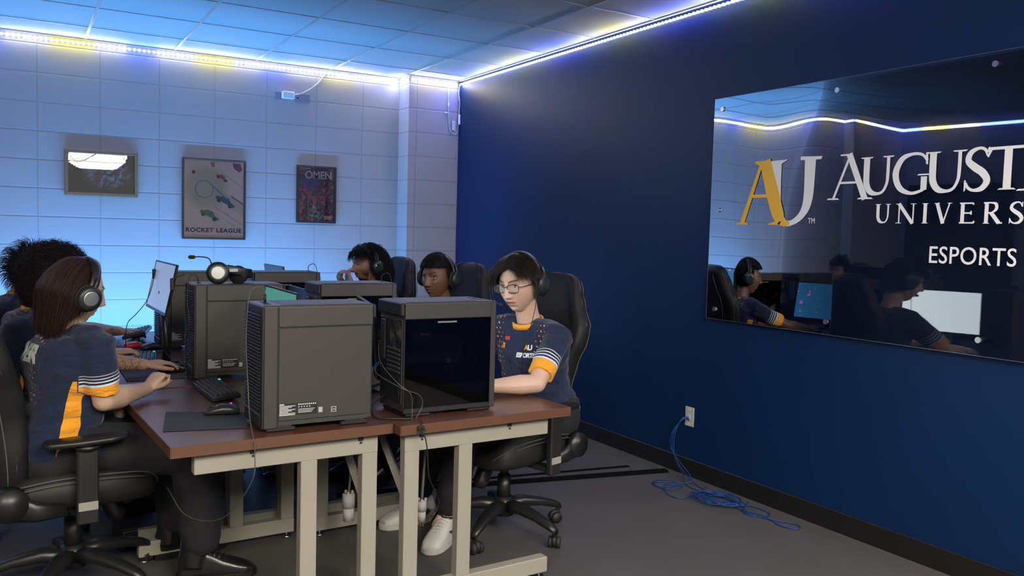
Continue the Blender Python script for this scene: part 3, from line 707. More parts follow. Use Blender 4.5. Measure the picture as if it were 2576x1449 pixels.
def shoe_at(parent, A, yaw_d, kind):
    M = Matrix.Translation((A[0], A[1], 0)) @ Matrix.Rotation(rad(yaw_d), 4, 'Z')
    bm = new_bm(); pr = ((-.085, .028, .050, .045), (-.075, .036, .055, .062), (-.03, .038, .060, .070), (.03, .040, .055, .062), (.08, .046, .045, .046), (.13, .048, .038, .034), (.17, .044, .032, .026), (.195, .030, .028, .016))
    rings = [ring_pts(V((x, 0, c)), V((0, w, 0)), V((0, 0, h)), 18, 2.6) for x, w, c, h in pr]; loft(bm, rings)
    if kind == 'boot': tube(bm, [(-.03, 0, .06), (-.025, 0, .14), (-.02, 0, .20)], [.055, .052, .056], 16)
    xform(bm, M); me = remesh('shoe', bm, .005, 3); up_ = mkobj('shoe', me, M_BOOT if kind == 'boot' else M_WSH, parent, True)
    bm = new_bm(); out = [(-.092, .03), (-.07, .043), (0, .044), (.08, .052), (.15, .052), (.19, .038), (.208, .012), (.208, -.012), (.19, -.038), (.15, -.052), (.08, -.052), (0, -.044), (-.07, -.043), (-.092, -.03)]
    polymesh(bm, out, .001, .028); bmesh.ops.bevel(bm, geom=bm.edges[:], offset=.004, segments=2, affect='EDGES'); xform(bm, M); mkobj('sole', bm, M_BOOT if kind == 'boot' else M_SOLE, up_)
    bm = new_bm()
    for i in range(6):
        x = .03 + i * .018; z = .118 - i * .0088 - (.0 if i else 0); tube(bm, [(x, -.030, z - .014), (x + .003, 0, z + .003), (x, .030, z - .014)], .0032, 6)
    xform(bm, M); mkobj('laces', bm, mat('lace', (.40, .38, .32), .8) if kind != 'boot' else M_BOOT, up_, True)
    if kind != 'boot':
        for s in (-1, 1):
            bm = new_bm(); bo = [(-.045, .050), (-.02, .036), (.01, .036), (.05, .050), (.075, .062), (.03, .058), (.0, .050), (-.018, .052), (-.03, .066)]
            polymesh(bm, [(a, b + .004) for a, b in bo], 0, .004); xform(bm, Matrix(((1, 0, 0, 0), (0, 0, s, s * .0425), (0, 1, 0, 0), (0, 0, 0, 1)))); xform(bm, M); mkobj('curved_mark', bm, M_SWO, up_)
        bm = new_bm(); box(bm, .005, .035, -.02, .02, .112, .135, .003); xform(bm, M); mkobj('tongue_tab', bm, M_RED, up_)
def make_person(c):
    """c: dict of world-space joints"""
    root = thing('person', c['label'], 'person', (c['pel'][0], c['pel'][1], 0), 0, None)
    inv = Matrix.Translation((-c['pel'][0], -c['pel'][1], 0))
    def P(v): return inv @ V(v)
    th = rad(c['face']); f = V((math.cos(th), math.sin(th), 0)); l = V((-f.y, f.x, 0)); z = V((0, 0, 1))
    pel, N = P(c['pel']), P(c['N']); HM = inv @ head_matrix(*c['head']); H = HM.translation; hk = c['head'][4]
    spine = (N - pel).normalized(); fs = (f - spine * f.dot(spine)).normalized()
    SL, SR = (P(c['SL']), P(c['SR'])) if 'SL' in c else (N + l * .17 - z * .035 + f * .01, N - l * .17 - z * .035 + f * .01)
    EL, ER, WL, WR = P(c['EL']), P(c['ER']), P(c['WL']), P(c['WR'])
    HL, HR = pel + l * .09, pel - l * .09
    KL = P(c.get('KL', c_kn(c, l, f, 1))); KR = P(c.get('KR', c_kn(c, l, f, -1)))
    AL = P(c.get('AL', tuple(V(c_kn(c, l, f, 1)) + f * .06 - z * .43))); AR = P(c.get('AR', tuple(V(c_kn(c, l, f, -1)) + f * .06 - z * .43)))
    vox = c.get('vox', .005); bulk = c.get('bulk', 1.0)
    def lerp(a, b, t): return a + (b - a) * t
    def torso(bm, e, top=True, low=-.09):
        rings = []
        for t, w, d, o in ((low, .150, .110, .0), (.0, .172, .125, 0), (.25, .150, .112, .015), (.50, .152, .112, .012), (.72, .172, .118, .0), (.86, .176, .100, -.008), (.95, .140, .080, -.01), (1.0, .085, .062, -.005), (1.03, .058, .052, 0)):
            cc = pel + (N - pel) * t + fs * o; k = bulk if t < .9 else 1
            rings.append(ring_pts(cc, l * (w * k + e), fs * (d * k + e), 26, 2.3))
        loft(bm, rings)
    # --- body
    bm = new_bm(); torso(bm, -.012); head_bm(bm, HM, nu=110 if vox < .0045 else 64, nv=84 if vox < .0045 else 48)
    hb = HM @ V((-.018, 0, -.055)); tube(bm, [N - spine * .05, lerp(N, hb, .45), hb], [.058, .049 * hk, .052 * hk], 18, rnd=True)
    for s in (-1, 1): ellip(bm, HM @ V((-.008, s * .078, -.008)), .017 * hk, .008 * hk, .03 * hk, HM.to_3x3().normalized())
    for S, E, W in ((SL, EL, WL), (SR, ER, WR)):
        tube(bm, [lerp(N, S, .3) - z * .01, S, lerp(S, E, .5), E], [.040, .046, .044 * bulk, .039], 16, rnd=True)
        m1 = lerp(E, W, .3); tube(bm, [E, m1, lerp(E, W, .75), W], [.040, .0435 * bulk, .031, .0265], 16, rnd=True)
    for Hh, K, A in ((HL, KL, AL), (HR, KR, AR)):
        tube(bm, [Hh, lerp(Hh, K, .5), K], [.088, .075, .058], 14, rnd=True); tube(bm, [K, lerp(K, A, .35), A], [.055, .055, .037], 14, rnd=True)
        tube(bm, [A, A + V((0, 0, -.04)) + (K - Hh).normalized() * .04], [.035, .03], 10, rnd=True)
    for W, hd, sg in ((WL, c['hl'], 1), (WR, c['hr'], -1)):
        hand(bm, W, V(hd[0]), V(hd[1]), sg, hd[2], hd[3] if len(hd) > 3 else 8, c.get('hk', 1.0))
    me = remesh('body', bm, vox, 2, .5)
    iHM = HM.inverted(); nv = len(me.vertices); lip, brow, ink = [0.0] * nv, [0.0] * nv, [0.0] * nv
    tat = c.get('tattoo'); beard = c.get('beard', 0)
    for i, v in enumerate(me.vertices):
        q = iHM @ v.co
        if q.x > .02 and abs(q.y) < .08 and -.13 < q.z < .07:
            ay = abs(q.y); lip[i] = .8 * (1 - sst(.8, 1.15, math.hypot(q.y / .023, (q.z + .0605) / .0115))) if q.x > .06 else 0
            if ay > .008: bz = .030 + .006 * math.sin(min(1, (ay - .008) / .05) * PI * .75); brow[i] = (1 - sst(.0022, .0055, abs(q.z - bz))) * (1 - sst(.044, .05, ay)) * sst(.008, .013, ay) * .9
            if beard:
                b = max(gs(q.y, q.z, 0, -.100, .05, .024), gs(q.y, q.z, 0, -.046, .024, .006), gs(abs(q.y), q.z, .058, -.06, .018, .04) * .5)
                b *= 1 if q.x > .0 else 0; brow[i] = max(brow[i], min(1, b * 1.9) * beard * (1 - lip[i] * .8))
        if tat:
            W, E = (WR, ER) if tat == 'R' else (WL, EL); ax = W - E; t = (v.co - E).dot(ax) / ax.length_squared
            if .05 < t < .93 and (v.co - E - ax * t).length < .06:
                a = noise.noise(v.co * 38); b = noise.noise(v.co * 60 + V((5, 1, 2))); ink[i] = .75 * max(1 - sst(.02, .12, abs(a)), 1 - sst(.02, .09, abs(b)))
    put_attr(me, 'lip', lip); put_attr(me, 'brow', brow); put_attr(me, 'ink', ink)
    mkobj('body', me, c['skin'], root, True)
    # --- eyes
    for s in (-1, 1):
        bm = new_bm(); R = HM.to_3x3().normalized(); ellip(bm, HM @ V((.0720, s * .031, .0090)), .0098 * hk, .0130 * hk, .0058 * hk, R, 20, 12); e = mkobj('eye', bm, M_EYE, root, True)
        bm = new_bm(); gz = c.get('gaze', 0); ellip(bm, HM @ V((.0778, s * .031 + gz * .004, .0088)), .0046 * hk, .0050 * hk, .0052 * hk, R); mkobj('iris', bm, M_IRIS, e, True)
        bm = new_bm(); pts = [HM @ V((.0800 - abs(u) ** 2 * .008, s * .031 + u * .0145, .0150 - u * u * .006)) for u in (-1, -.6, -.2, .2, .6, 1)]
        tube(bm, pts, .0013 * hk, 6); mkobj('eyelash', bm, M_IRIS, e, True)
    # --- jersey
    bm = new_bm(); torso(bm, .016, low=-.16); tube(bm, [N - spine * .02, N + spine * .008 + f * .004], [.082, .066], 20)
    sl = c.get('sleeve', .74)
    for S, E in ((SL, EL), (SR, ER)):
        tube(bm, [lerp(N, S, .25) - z * .012, lerp(N, S, .8), S, lerp(S, E, .35), lerp(S, E, sl)], [.058, .062, .065, .060 * bulk, .056 * bulk], 18)
    jv = max(vox, .005) if vox < .006 else .008; me = remesh('jersey', bm, jv, 5, .5)
    me.calc_loop_triangles(); co = [v.co.copy() for v in me.vertices]; nm = [v.normal.copy() for v in me.vertices]; slv, slo, tpv, colr = [], [], [], []
    sd = c.get('seed', 0)
    for p, n_ in zip(co, nm):
        q = p - pel; t = q.dot(spine); lx, ly = q.dot(fs), q.dot(l); tl = (N - pel).length
        best = 0; o = 0
        for S, E in ((SL, EL), (SR, ER)):
            ax = E - S; tt = (p - S).dot(ax) / ax.length_squared; dd = (p - S - ax * max(0, min(1, tt))).length
            if tt > .02 and dd < .080 and ((ly / (.212 * bulk)) ** 2 + ((lx - .010) / (.165 * bulk)) ** 2 > 1 or t > tl * .80): best = max(best, tt / sl * .93)
        # folds
        wv = noise.noise(V((lx * 5, ly * 5, t * 22 + ly * 8)) + V((sd, 0, 0))); w2 = noise.noise(V((p.x * 13, p.y * 13, p.z * 26)) + V((0, sd, 0)))
        amp = .0045 if best == 0 else .0035
        p += n_ * (wv * amp * 2.2 + w2 * amp * 1.5)
        slv.append(best); slo.append(1.0); tpv += [lx, ly, t - tl * .82]
        colr.append(0.0)
    me.vertices.foreach_set('co', [x for p in co for x in p]); me.update()
    put_attr(me, 'sl', slv); put_attr(me, 'slo', slo); put_attr(me, 'pan', [c.get('panel', 1.0)] * len(slo)); put_attr(me, 'collar', colr); a = me.attributes.new('tp', 'FLOAT_VECTOR', 'POINT'); a.data.foreach_set('vector', tpv)
    jer = mkobj('jersey', me, M_JER, root, True)
    bm = new_bm(); rings = []
    for i in range(33):
        a_ = 2 * PI * i / 32; dx_, dy_ = math.cos(a_), math.sin(a_); o_ = fs * dx_ + l * dy_; cc = N + spine * (.011 - .002 * dx_) + fs * (.008 + dx_ * .071) + l * (dy_ * .071)
        rings.append([cc + o_ * .006 - spine * .012, cc + o_ * .001 + spine * .012, cc - o_ * .006 + spine * .011, cc - o_ * .006 - spine * .012])
    loft(bm, rings, close=False); mkobj('collar', bm, mat('orange collar', (.80, .33, .025), .8), jer, True)
    bvh = BVHTree.FromPolygons([v.co.copy() for v in me.vertices], [tuple(p.vertices) for p in me.polygons])
    # --- trousers
    bm = new_bm(); k = c.get('loose', 1.0)
    rings = [ring_pts(pel + z * h, l * w, f * d, 22, 2.3) for h, w, d in ((-.10, .17, .13), (-.03, .19, .145), (.07, .182, .135))]; loft(bm, rings)
    for Hh, K, A in ((HL, KL, AL), (HR, KR, AR)):
        tube(bm, [Hh, lerp(Hh, K, .5), K], [.108, .098, .078 * k], 16, rnd=True); tube(bm, [K, lerp(K, A, .5), lerp(K, A, .86)], [.078 * k, .072 * k, .060 * k], 16, rnd=True)
    me = remesh('trousers', bm, .008, 4)
    cs = []
    for v in me.vertices:
        q = v.co; cs += list(q + v.normal * .005 * noise.noise(V((q.x * 14, q.y * 14, q.z * 22))))
    me.vertices.foreach_set('co', cs); me.update()
    mkobj('trousers', me, M_TROU, root, True)
    if c.get('feet', True):
        for A, dd in ((AL, c.get('toeL', c['face'])), (AR, c.get('toeR', c['face']))): shoe_at(root, A, dd, c.get('shoes', 'boot'))
        if c.get('shoes') == 'white':
            for A in (AL, AR): bm = new_bm(); tube(bm, [A + V((0, 0, -.01)), A + V((0, 0, .045))], [.040, .038], 14); mkobj('sock', bm, M_SOCK, root, True)
    return dict(root=root, HM=HM, hk=hk, bvh=bvh, pel=pel, N=N, f=f, l=l, fs=fs, spine=spine, inv=inv, jer=jer, SL=SL, SR=SR, EL=EL, ER=ER)
def c_kn(c, l, f, s): return tuple(V(c['pel']) + f * .44 + l * (.12 * s) + V((0, 0, -.03)))
def decal(P, bm, origin, dirx, diry, m, name, lift=.0015):
    """drape a flat drawing (local x,y) on the jersey"""
    bmesh.ops.triangulate(bm, faces=bm.faces[:])
    for _ in range(2):
        es = [e for e in bm.edges if e.calc_length() > .012]
        if es: bmesh.ops.subdivide_edges(bm, edges=es, cuts=1)
    nrm = dirx.cross(diry).normalized()
    for v in bm.verts:
        p = origin + dirx * v.co.x + diry * v.co.y; hit = P['bvh'].ray_cast(p + nrm * .15, -nrm, .4)
        v.co = (hit[0] if hit[0] is not None else p) + nrm * (lift + v.co.z)
    return mkobj(name, bm, m, P['jer'])
# ---- hair
def hair_mat(name, col, rough=.45):
    s = NT(name); r = s.n('ShaderNodeNewGeometry').outputs['Random Per Island']; s.color(s.mix(r, tuple(c * .6 for c in col), tuple(c * 1.5 for c in col)))
    s.b.inputs['Roughness'].default_value = rough; s.b.inputs['Specular IOR Level'].default_value = .22; return s.m
def hair(P, m, allow, n, thick, cap, grow, rad_=.0011, seed=1, capm=None):
    """cap: thickness fn(dir); grow(root, normal, dir, rnd) -> path in head space"""
    HM = P['HM']; rnd = random.Random(seed); paths, rs = [], []
    while len(paths) < n:
        d = V((rnd.gauss(0, 1), rnd.gauss(0, 1), rnd.gauss(0, 1))).normalized()
        if not allow(d): continue
        p = head_pt(d, False); nn = V((d.x / .098, d.y / .0775, d.z / .118)).normalized()
        path = grow(p + nn * cap(d) * .8, nn, d, rnd); paths.append([HM @ q for q in path]); rs.append(rad_ * P['hk'] * rnd.uniform(.7, 1.3))
    o = strands('hair', paths, rs, m, P['root'])
    # scalp shell
    bm = new_bm(); bm.from_mesh(o.data); nu, nv = 64, 44; g = {}
    for i in range(0, nv + 1):
        for j in range(nu):
            th_ = PI * i / nv; ph = 2 * PI * j / nu; d = V((math.sin(th_) * math.cos(ph), math.sin(th_) * math.sin(ph), math.cos(th_)))
            if allow(d):
                nn = V((d.x / .098, d.y / .0775, d.z / .118)).normalized(); c = cap(d); g[i, j] = bm.verts.new(HM @ (head_pt(d, False) + nn * c * (1 + .25 * noise.noise(d * 5))))
    for i in range(nv):
        for j in range(nu):
            k = [(i, j), (i + 1, j), (i + 1, (j + 1) % nu), (i, (j + 1) % nu)]
            if all(q in g for q in k):
                try: bm.faces.new([g[q] for q in k])
                except ValueError: pass
    for f_ in bm.faces: f_.smooth = True
    bm.to_mesh(o.data); bm.free(); return o
def flow(gravity=1.0, steps=12, step=.02, bias=V((0, 0, 0)), wave=0.0, lift=.006, pull=.02, clump=.15, inert=.72, zmin=-9, outw=.1, pz=-.06):
    def g(p, nn, d, rnd):
        path = [p.copy()]; v = (nn * .15 + bias + V((0, 0, .05))).normalized(); L = rnd.uniform(.8, 1.1); ph = rnd.uniform(0, 6)
        jit = V((rnd.gauss(0, 1), rnd.gauss(0, 1), rnd.gauss(0, 1))) * .06
        cl = V((noise.noise(d * 6), noise.noise(d * 6 + V((9, 0, 0))), noise.noise(d * 6 + V((0, 9, 0))))) * clump
        for i in range(steps):
            t = i / steps; v = (v * inert + (V((0, 0, -1)) * gravity * min(1, .25 + t * 1.6) + bias * (1 - t * .7) + nn * outw * (1 - t) + jit + cl * .35) * .38).normalized()
            q = path[-1] + v * step * L
            if wave: q += nn * wave * math.sin(i * 1.3 + ph)
            if q.z < pz: q = V((q.x * (1 - pull), q.y * (1 - pull), q.z))
            e = V((q.x / (.098 + lift), q.y / (.0775 + lift), q.z / (.118 + lift)))
            if e.length < 1 and q.z > -.10: e.normalize(); q = V((e.x * (.098 + lift), e.y * (.0775 + lift), e.z * (.118 + lift)))
            path.append(q)
            if q.z < zmin + L * .05: break
        if len(path) < 3: path.append(path[-1] + v * .004)
        return path
    return g
def curl(length, r, turns, droop=0.0, jitter=.5, steps=16):
    def g(p, nn, d, rnd):
        ax = (nn + V((rnd.gauss(0, 1), rnd.gauss(0, 1), rnd.gauss(0, 1))) * jitter * .5).normalized(); a, b = frame_of(ax); L = length(d) * rnd.uniform(.7, 1.1); ph = rnd.uniform(0, 6); path = []; T = turns * rnd.uniform(.7, 1.3)
        c = p.copy(); dirn = ax
        for i in range(steps):
            t = i / (steps - 1); ang = ph + t * T * 2 * PI; k = min(1, t * 4)
            path.append(c + a * r * k * math.cos(ang) + b * r * k * math.sin(ang))
            dirn = (dirn + V((0, 0, -1)) * droop * 3 / steps).normalized(); c = c + dirn * L / steps
        return path
    return g
# ---- headset
M_HS = mat('headset black', (.014, .014, .015), .4); M_CUSH = mat('headset cushion', (.010, .010, .011), .75)
M_BRUSH = mat('brushed steel disc', (.34, .36, .36), .42, 1); M_GLOS = mat('dark glass disc', (.06, .08, .08), .12, .6)
def headset(label, M, k=1.0, disc=None, mic=1, spread=0.0, group='over-ear gaming headsets', micpts=None, disc_r=.026):
    disc = disc or M_BRUSH; loc = M.translation.copy(); t = thing('gaming_headset', label, 'headset', loc, 0, group); M = Matrix.Translation(-loc) @ M
    W = .088 + spread
    bm = new_bm(); rings = []
    for i in range(25):
        a = rad(-8 + 196 * i / 24); c = V((-.004, (W + .014) * math.cos(a), .012 + .122 * math.sin(a))); o = V((0, math.cos(a), math.sin(a)))
        rings.append(ring_pts(c, V((.017, 0, 0)), o * .0045, 10, 3))
    loft(bm, rings); xform(bm, M); mkobj('headband', bm, M_HS, t, True)
    bm = new_bm(); rings = []
    for i in range(17):
        a = rad(42 + 96 * i / 16); c = V((-.004, (W + .007) * math.cos(a), .012 + .115 * math.sin(a))); o = V((0, math.cos(a), math.sin(a)))
        rings.append(ring_pts(c, V((.016, 0, 0)), o * .007, 10, 3))
    loft(bm, rings); xform(bm, M); mkobj('band_padding', bm, M_CUSH, t, True)
    for s in (-1, 1):
        def ringy(y, rx, rz): return ring_pts(V((-.004, s * y, -.004)), V((rx, 0, 0)), V((0, 0, rz)), 26)
        bm = new_bm(); loft(bm, [ringy(W - .010, .036, .042), ringy(W - .006, .044, .050), ringy(W + .008, .044, .050), ringy(W + .011, .038, .044)]); xform(bm, M); mkobj('ear_cushion', bm, M_CUSH, t, True)
        bm = new_bm(); loft(bm, [ringy(W + .010, .040, .045), ringy(W + .020, .042, .047), ringy(W + .028, .036, .040), ringy(W + .031, .028, .031)]); xform(bm, M); cup = mkobj('ear_cup', bm, M_HS, t, True)
        r = disc_r; bm = new_bm(); loft(bm, [ringy(W + .028, r + .002, r + .002), ringy(W + .033, r, r), ringy(W + .034, r - .003, r - .003), ringy(W + .0345, .003, .003)]); xform(bm, M); mkobj('disc', bm, disc, cup)
        bm = new_bm(); tube(bm, smoothpath([(-.004, s * (W + .022), .034), (-.004, s * (W + .021), .052), (-.004, s * (W + .014), .07)]), .007, 8); xform(bm, M); mkobj('yoke', bm, M_HS, t, True)
    if mic:
        s = mic; mp = micpts or [(.028, s * (W + .012), -.025), (.06, s * (W + .006), -.055), (.095, s * .06, -.072), (.112, s * .035, -.072)]
        bm = new_bm(); tube(bm, smoothpath(mp), .0024, 8); xform(bm, M); mb = mkobj('mic_boom', bm, M_HS, t, True)
        bm = new_bm(); a = V(mp[-1]); d = (V(mp[-1]) - V(mp[-2])).normalized(); tube(bm, [a, a + d * .014], .0065, 10, rnd=True); xform(bm, M); mkobj('mic', bm, M_CUSH, mb, True)
    return t
SK_L = skin_mat('skin fair', (.56, .37, .285), (.30, .12, .10), (.03, .02, .016))
SK_M = skin_mat('skin tan', (.40, .23, .155), (.26, .11, .09), (.03, .02, .016))
SK_P = skin_mat('skin pale', (.52, .35, .25), (.36, .15, .12), (.035, .025, .02))
SK_D = skin_mat('skin deep brown', (.150, .066, .036), (.10, .040, .03), (.010, .007, .006))
SK_O = skin_mat('skin olive', (.34, .19, .12), (.20, .09, .07), (.014, .010, .009))
HB = hair_mat('brown red hair', (.032, .017, .014), .42); HK = hair_mat('black hair', (.008, .006, .007), .65); HA = hair_mat('dark curls', (.016, .010, .012), .6); HC = hair_mat('soft black hair', (.022, .016, .014), .4)
dn = (0, 0, -1)
# long brown-haired player, left foreground
A = make_person(dict(label='person with long brown hair and orange-sided jersey, seated in the left foreground', pel=(-3.285, -3.50, .56), face=14, N=(-3.215, -3.565, .985), head=((-3.215, -3.600, 1.135), 20, 12, 4, 1.0),
    SL=(-3.235, -3.40, .955), SR=(-3.150, -3.715, .955), ER=(-3.125, -3.690, .752), WR=(-2.955, -3.445, .738), hr=((.62, .50, .60), (.45, .35, -.75), 92, 1), EL=(-3.10, -3.33, .74), WL=(-3.055, -3.42, .66), hl=((.45, .25, -.62), (-.6, .4, -.3), 45, 6),
    KR=(-2.80, -3.63, .53), AR=(-2.775, -3.60, .11), toeR=-12, KL=(-2.84, -3.36, .54), AL=(-2.82, -3.30, .11), toeL=5, skin=SK_P, vox=.004, loose=1.25, shoes='boot', sleeve=.86, bulk=1.04, seed=3, hk=.94))
def g_a(p, nn, d, rnd):
    b = V((-.5, d.y * .7, -.35)); b = (b - nn * b.dot(nn)) * 1.4
    return flow(1.9, 15, .0185, b, 0, .004 + rnd.uniform(0, .006), .060, .22, .45, -.135 + rnd.uniform(-.085, .03), .0, -.01)(p, nn, d, rnd)
hair(A, HB, lambda d: (d.x < .30 or d.z > .80) and d.z > -.62 and not (d.x > .15 and d.z < .3), 5600, 0, lambda d: .005, g_a, .00095, 5)
headset('headset with a shining round silver ear disc, worn over long brown hair', A['inv'].inverted() @ A['HM'] @ Matrix.Translation((0.012, 0, -.004)) @ Matrix.Rotation(rad(10), 4, 'Y'), spread=.012, mic=0)
ox = A['pel'] + A['spine'] * .36; # back lettering
bx = A['l'] * -1
decal(A, text_bm('ROVER', .085, .0004, .0040, .95, 'CENTER', .12), A['pel'] + A['spine'] * .325 + A['l'] * .055, bx, A['spine'], mat('jersey print', (.50, .55, .50), .8), 'printed_name')
decal(A, text_bm('ESPORTS', .026, .0004, .0008, 1, 'CENTER', .12), A['pel'] + A['spine'] * .410 + A['l'] * .02, bx, A['spine'], mat('jersey print', (.50, .55, .50), .8), 'printed_name')
# glasses player
B = make_person(dict(label='person with glasses and dark side-swept hair in a navy jersey, forearm on the right table', pel=(-1.245, -3.66, .56), face=198, N=(-1.352, -3.695, .975), head=((-1.432, -3.725, 1.160), 207, 13, 3, 1.06),
    SL=(-1.300, -3.862, .935), SR=(-1.425, -3.540, .945), EL=(-1.475, -3.965, .748), WL=(-1.70, -3.895, .738), hl=((-1, .2, 0), dn, 25), ER=(-1.53, -3.50, .76), WR=(-1.74, -3.60, .738), hr=((-1, -.1, 0), dn, 30),
    KL=(-1.70, -3.76, .53), AL=(-1.730, -3.640, .115), toeL=222, KR=(-1.69, -3.48, .53), AR=(-1.745, -3.36, .11), toeR=190, skin=SK_L, vox=.003, panel=0.0, shoes='white', sleeve=.82, seed=9, gaze=0))
def al_b(d): return d.z > .62 or (d.x < .30 and d.z > .02) or (d.x < -.15 and d.z > -.42) or (d.z > .42 and abs(d.y) > .5) or (d.y < -.35 and d.z > .12 and d.x < .75)
def gb(p, nn, d, rnd):
    s = 1 if p.y > .012 else -1; b = V((.12, s * .75, -.1)) if d.x > -.1 else V((-.15, s * .3, -.1))
    top = d.z > .55 and d.x > -.3; st = (7 if s < 0 else 5) if top else 3
    return flow(1.5, st, .0165 if top else .010, b, 0, .017, .02, .3, .6)(p, nn, d, rnd)
hair(B, HC, al_b, 5600, 0, lambda d: .016, gb, .0009, 8)
headset('headset with a dark glossy ear disc, worn by the player with glasses', B['inv'].inverted() @ B['HM'] @ Matrix.Translation((-.012, 0, 0)) @ Matrix.Rotation(rad(-6), 4, 'Y'), 1, M_GLOS, spread=.008, mic=-1)
decal(B, text_bm('ESPORTS', .026, .0004, .0012, .9, 'CENTER', .15), B['pel'] + B['spine'] * .318 + B['l'] * .058, B['l'], B['spine'], mat('jersey white', (.70, .78, .80), .8), 'printed_name')
decal(B, text_bm('A', .030, .0004, .0010, 1, 'CENTER'), B['pel'] + B['spine'] * .350 + B['l'] * .062, B['l'], B['spine'], mat('jersey gold', (.80, .33, .025), .8), 'printed_mark')
decal(B, text_bm('U', .030, .0004, .0010, 1, 'CENTER'), B['pel'] + B['spine'] * .350 + B['l'] * .080, B['l'], B['spine'], mat('jersey white', (.70, .78, .80), .8), 'printed_mark')
bm = new_bm(); polymesh(bm, [(0, 0), (.034, .004), (.034, .020), (0, .016)], 0, .0004); decal(B, bm, B['pel'] + B['spine'] * .378 - B['l'] * .075, B['l'], B['spine'], mat('red patch', (.60, .03, .05), .7), 'red_patch')
bm = new_bm(); polymesh(bm, [(0, 0), (.02, .0), (.024, .008), (.016, .012), (.024, .016), (.004, .022), (0, .016), (.01, .012), (0, .008)], 0, .0004); decal(B, bm, B['pel'] + B['spine'] * .346 - B['l'] * .088, B['l'], B['spine'], mat('jersey gold', (.80, .33, .025), .8), 'gold_patch')
# headset cords over the jersey
def cord(P, pts, label, r=.0016):
    w = []
    for u, v, o in pts:
        p = P['pel'] + P['spine'] * v + P['l'] * u + P['fs'] * .10; hit = P['bvh'].ray_cast(p + P['fs'] * .15, -P['fs'], .5)
        w.append(P['inv'].inverted() @ ((hit[0] if hit[0] is not None and o == 0 else p) + P['fs'] * (.004 + o)))
    t = thing('headset_cord', label, 'cable', w[0]); cable('cord', [q - w[0] for q in w], r, mat('black cable', (.012, .012, .012), .5), t); return t
hp = B['HM'] @ V((-.012, .11, -.05))
cord(B, [(.098, .60, -.075), (.096, .53, -.05), (.085, .46, -.02), (.068, .41, .004), (.050, .34, 0), (.044, .28, 0), (.040, .22, 0), (.042, .16, 0)], 'thin cord hanging straight down the chest of the player with glasses')
cord(B, [(-.085, .40, 0), (-.075, .35, 0), (-.05, .29, 0), (-.015, .23, 0), (.03, .17, 0), (.07, .12, 0), (.10, .07, 0)], 'thin cord slanting across the front of the navy jersey of the player with glasses')
# glasses
HMw = B['inv'].inverted() @ B['HM']; loc = HMw.translation.copy(); G = thing('eyeglasses', 'black rectangular eyeglasses on the face of the player by the blue wall', 'glasses', loc); MG = Matrix.Translation(-loc) @ HMw
M_FR = mat('glasses frame', (.012, .012, .014), .25); M_LENS = glassmat('lens', (.95, .96, .98), 1, .02, 1.12)
for s in (-1, 1):
    def rr(t, hw_=.0265, hh=.0175): return ring_pts(V((t, s * .033, .006)), V((0, hw_, 0)), V((0, 0, hh)), 28, 3.4)
    bm = new_bm(); tube(bm, [p - V((.0045 * ((p.y * s) / .06) ** 2, 0, 0)) for p in rr(.1035) + rr(.1035)[:1]], .0017, 6, caps=False); xform(bm, MG); mkobj('rim', bm, M_FR, G, True)
    bm = new_bm(); loft(bm, [rr(.1005, .026, .017), rr(.1015, .026, .017)]); xform(bm, MG); mkobj('lens', bm, M_LENS, G)
    bm = new_bm(); tube(bm, [(.101, s * .060, .012), (.085, s * .078, .012), (.02, s * .086, .008), (-.01, s * .084, .0)], .0018, 6); xform(bm, MG); mkobj('temple_arm', bm, M_FR, G, True)
bm = new_bm(); tube(bm, [(.1045, -.008, .012), (.108, 0, .014), (.1045, .008, .012)], .0016, 6); xform(bm, MG); mkobj('bridge', bm, M_FR, G, True)
# tattooed curly player
C3 = make_person(dict(label='person with a big curly mop of hair and tattooed forearm, behind the long haired player', pel=(-3.40, -2.62, .56), face=8, N=(-3.315, -2.68, .975), head=((-3.245, -2.705, 1.115), 12, 8, 0, 1.0),
    ER=(-3.125, -2.975, .790), WR=(-2.900, -2.905, .752), hr=((.95, .32, .05), (0, .0, -1), 24, 12), EL=(-3.16, -2.40, .80), WL=(-2.985, -2.42, .748), hl=((1, .02, .04), dn, 38, 8), skin=SK_M, vox=.0042, tattoo='R', feet=True, seed=5, sleeve=.70))
def al_c(d): return d.z > .45 or (d.x < .35 and d.z > -.1) or (d.x < -.05 and d.z > -.75)
hair(C3, HA, al_c, 3000, 0, lambda d: .042 + .012 * max(0, d.z), curl(lambda d: .040 + .02 * noise.noise(d * 3), .0100, 2.6, .25, .9, 22), .0011, 11)
# rear left player
D4 = make_person(dict(label='person in the rear left seat, a bare forearm reaching to the tall black keyboard', pel=(-3.47, -1.66, .56), face=2, N=(-3.375, -1.68, .965), head=((-3.33, -1.69, 1.12), 5, 8, 0, .98),
    ER=(-3.09, -1.84, .80), WR=(-2.880, -1.690, .765), hr=((.95, .25, .0), dn, 30, 8), EL=(-3.15, -1.50, .78), WL=(-2.93, -1.50, .752), hl=((1, .1, 0), dn, 30), skin=SK_M, vox=.006, seed=7, tattoo='R'))
hair(D4, HK, al_c, 900, 0, lambda d: .012, flow(.8, 6, .012), .0013, 3)
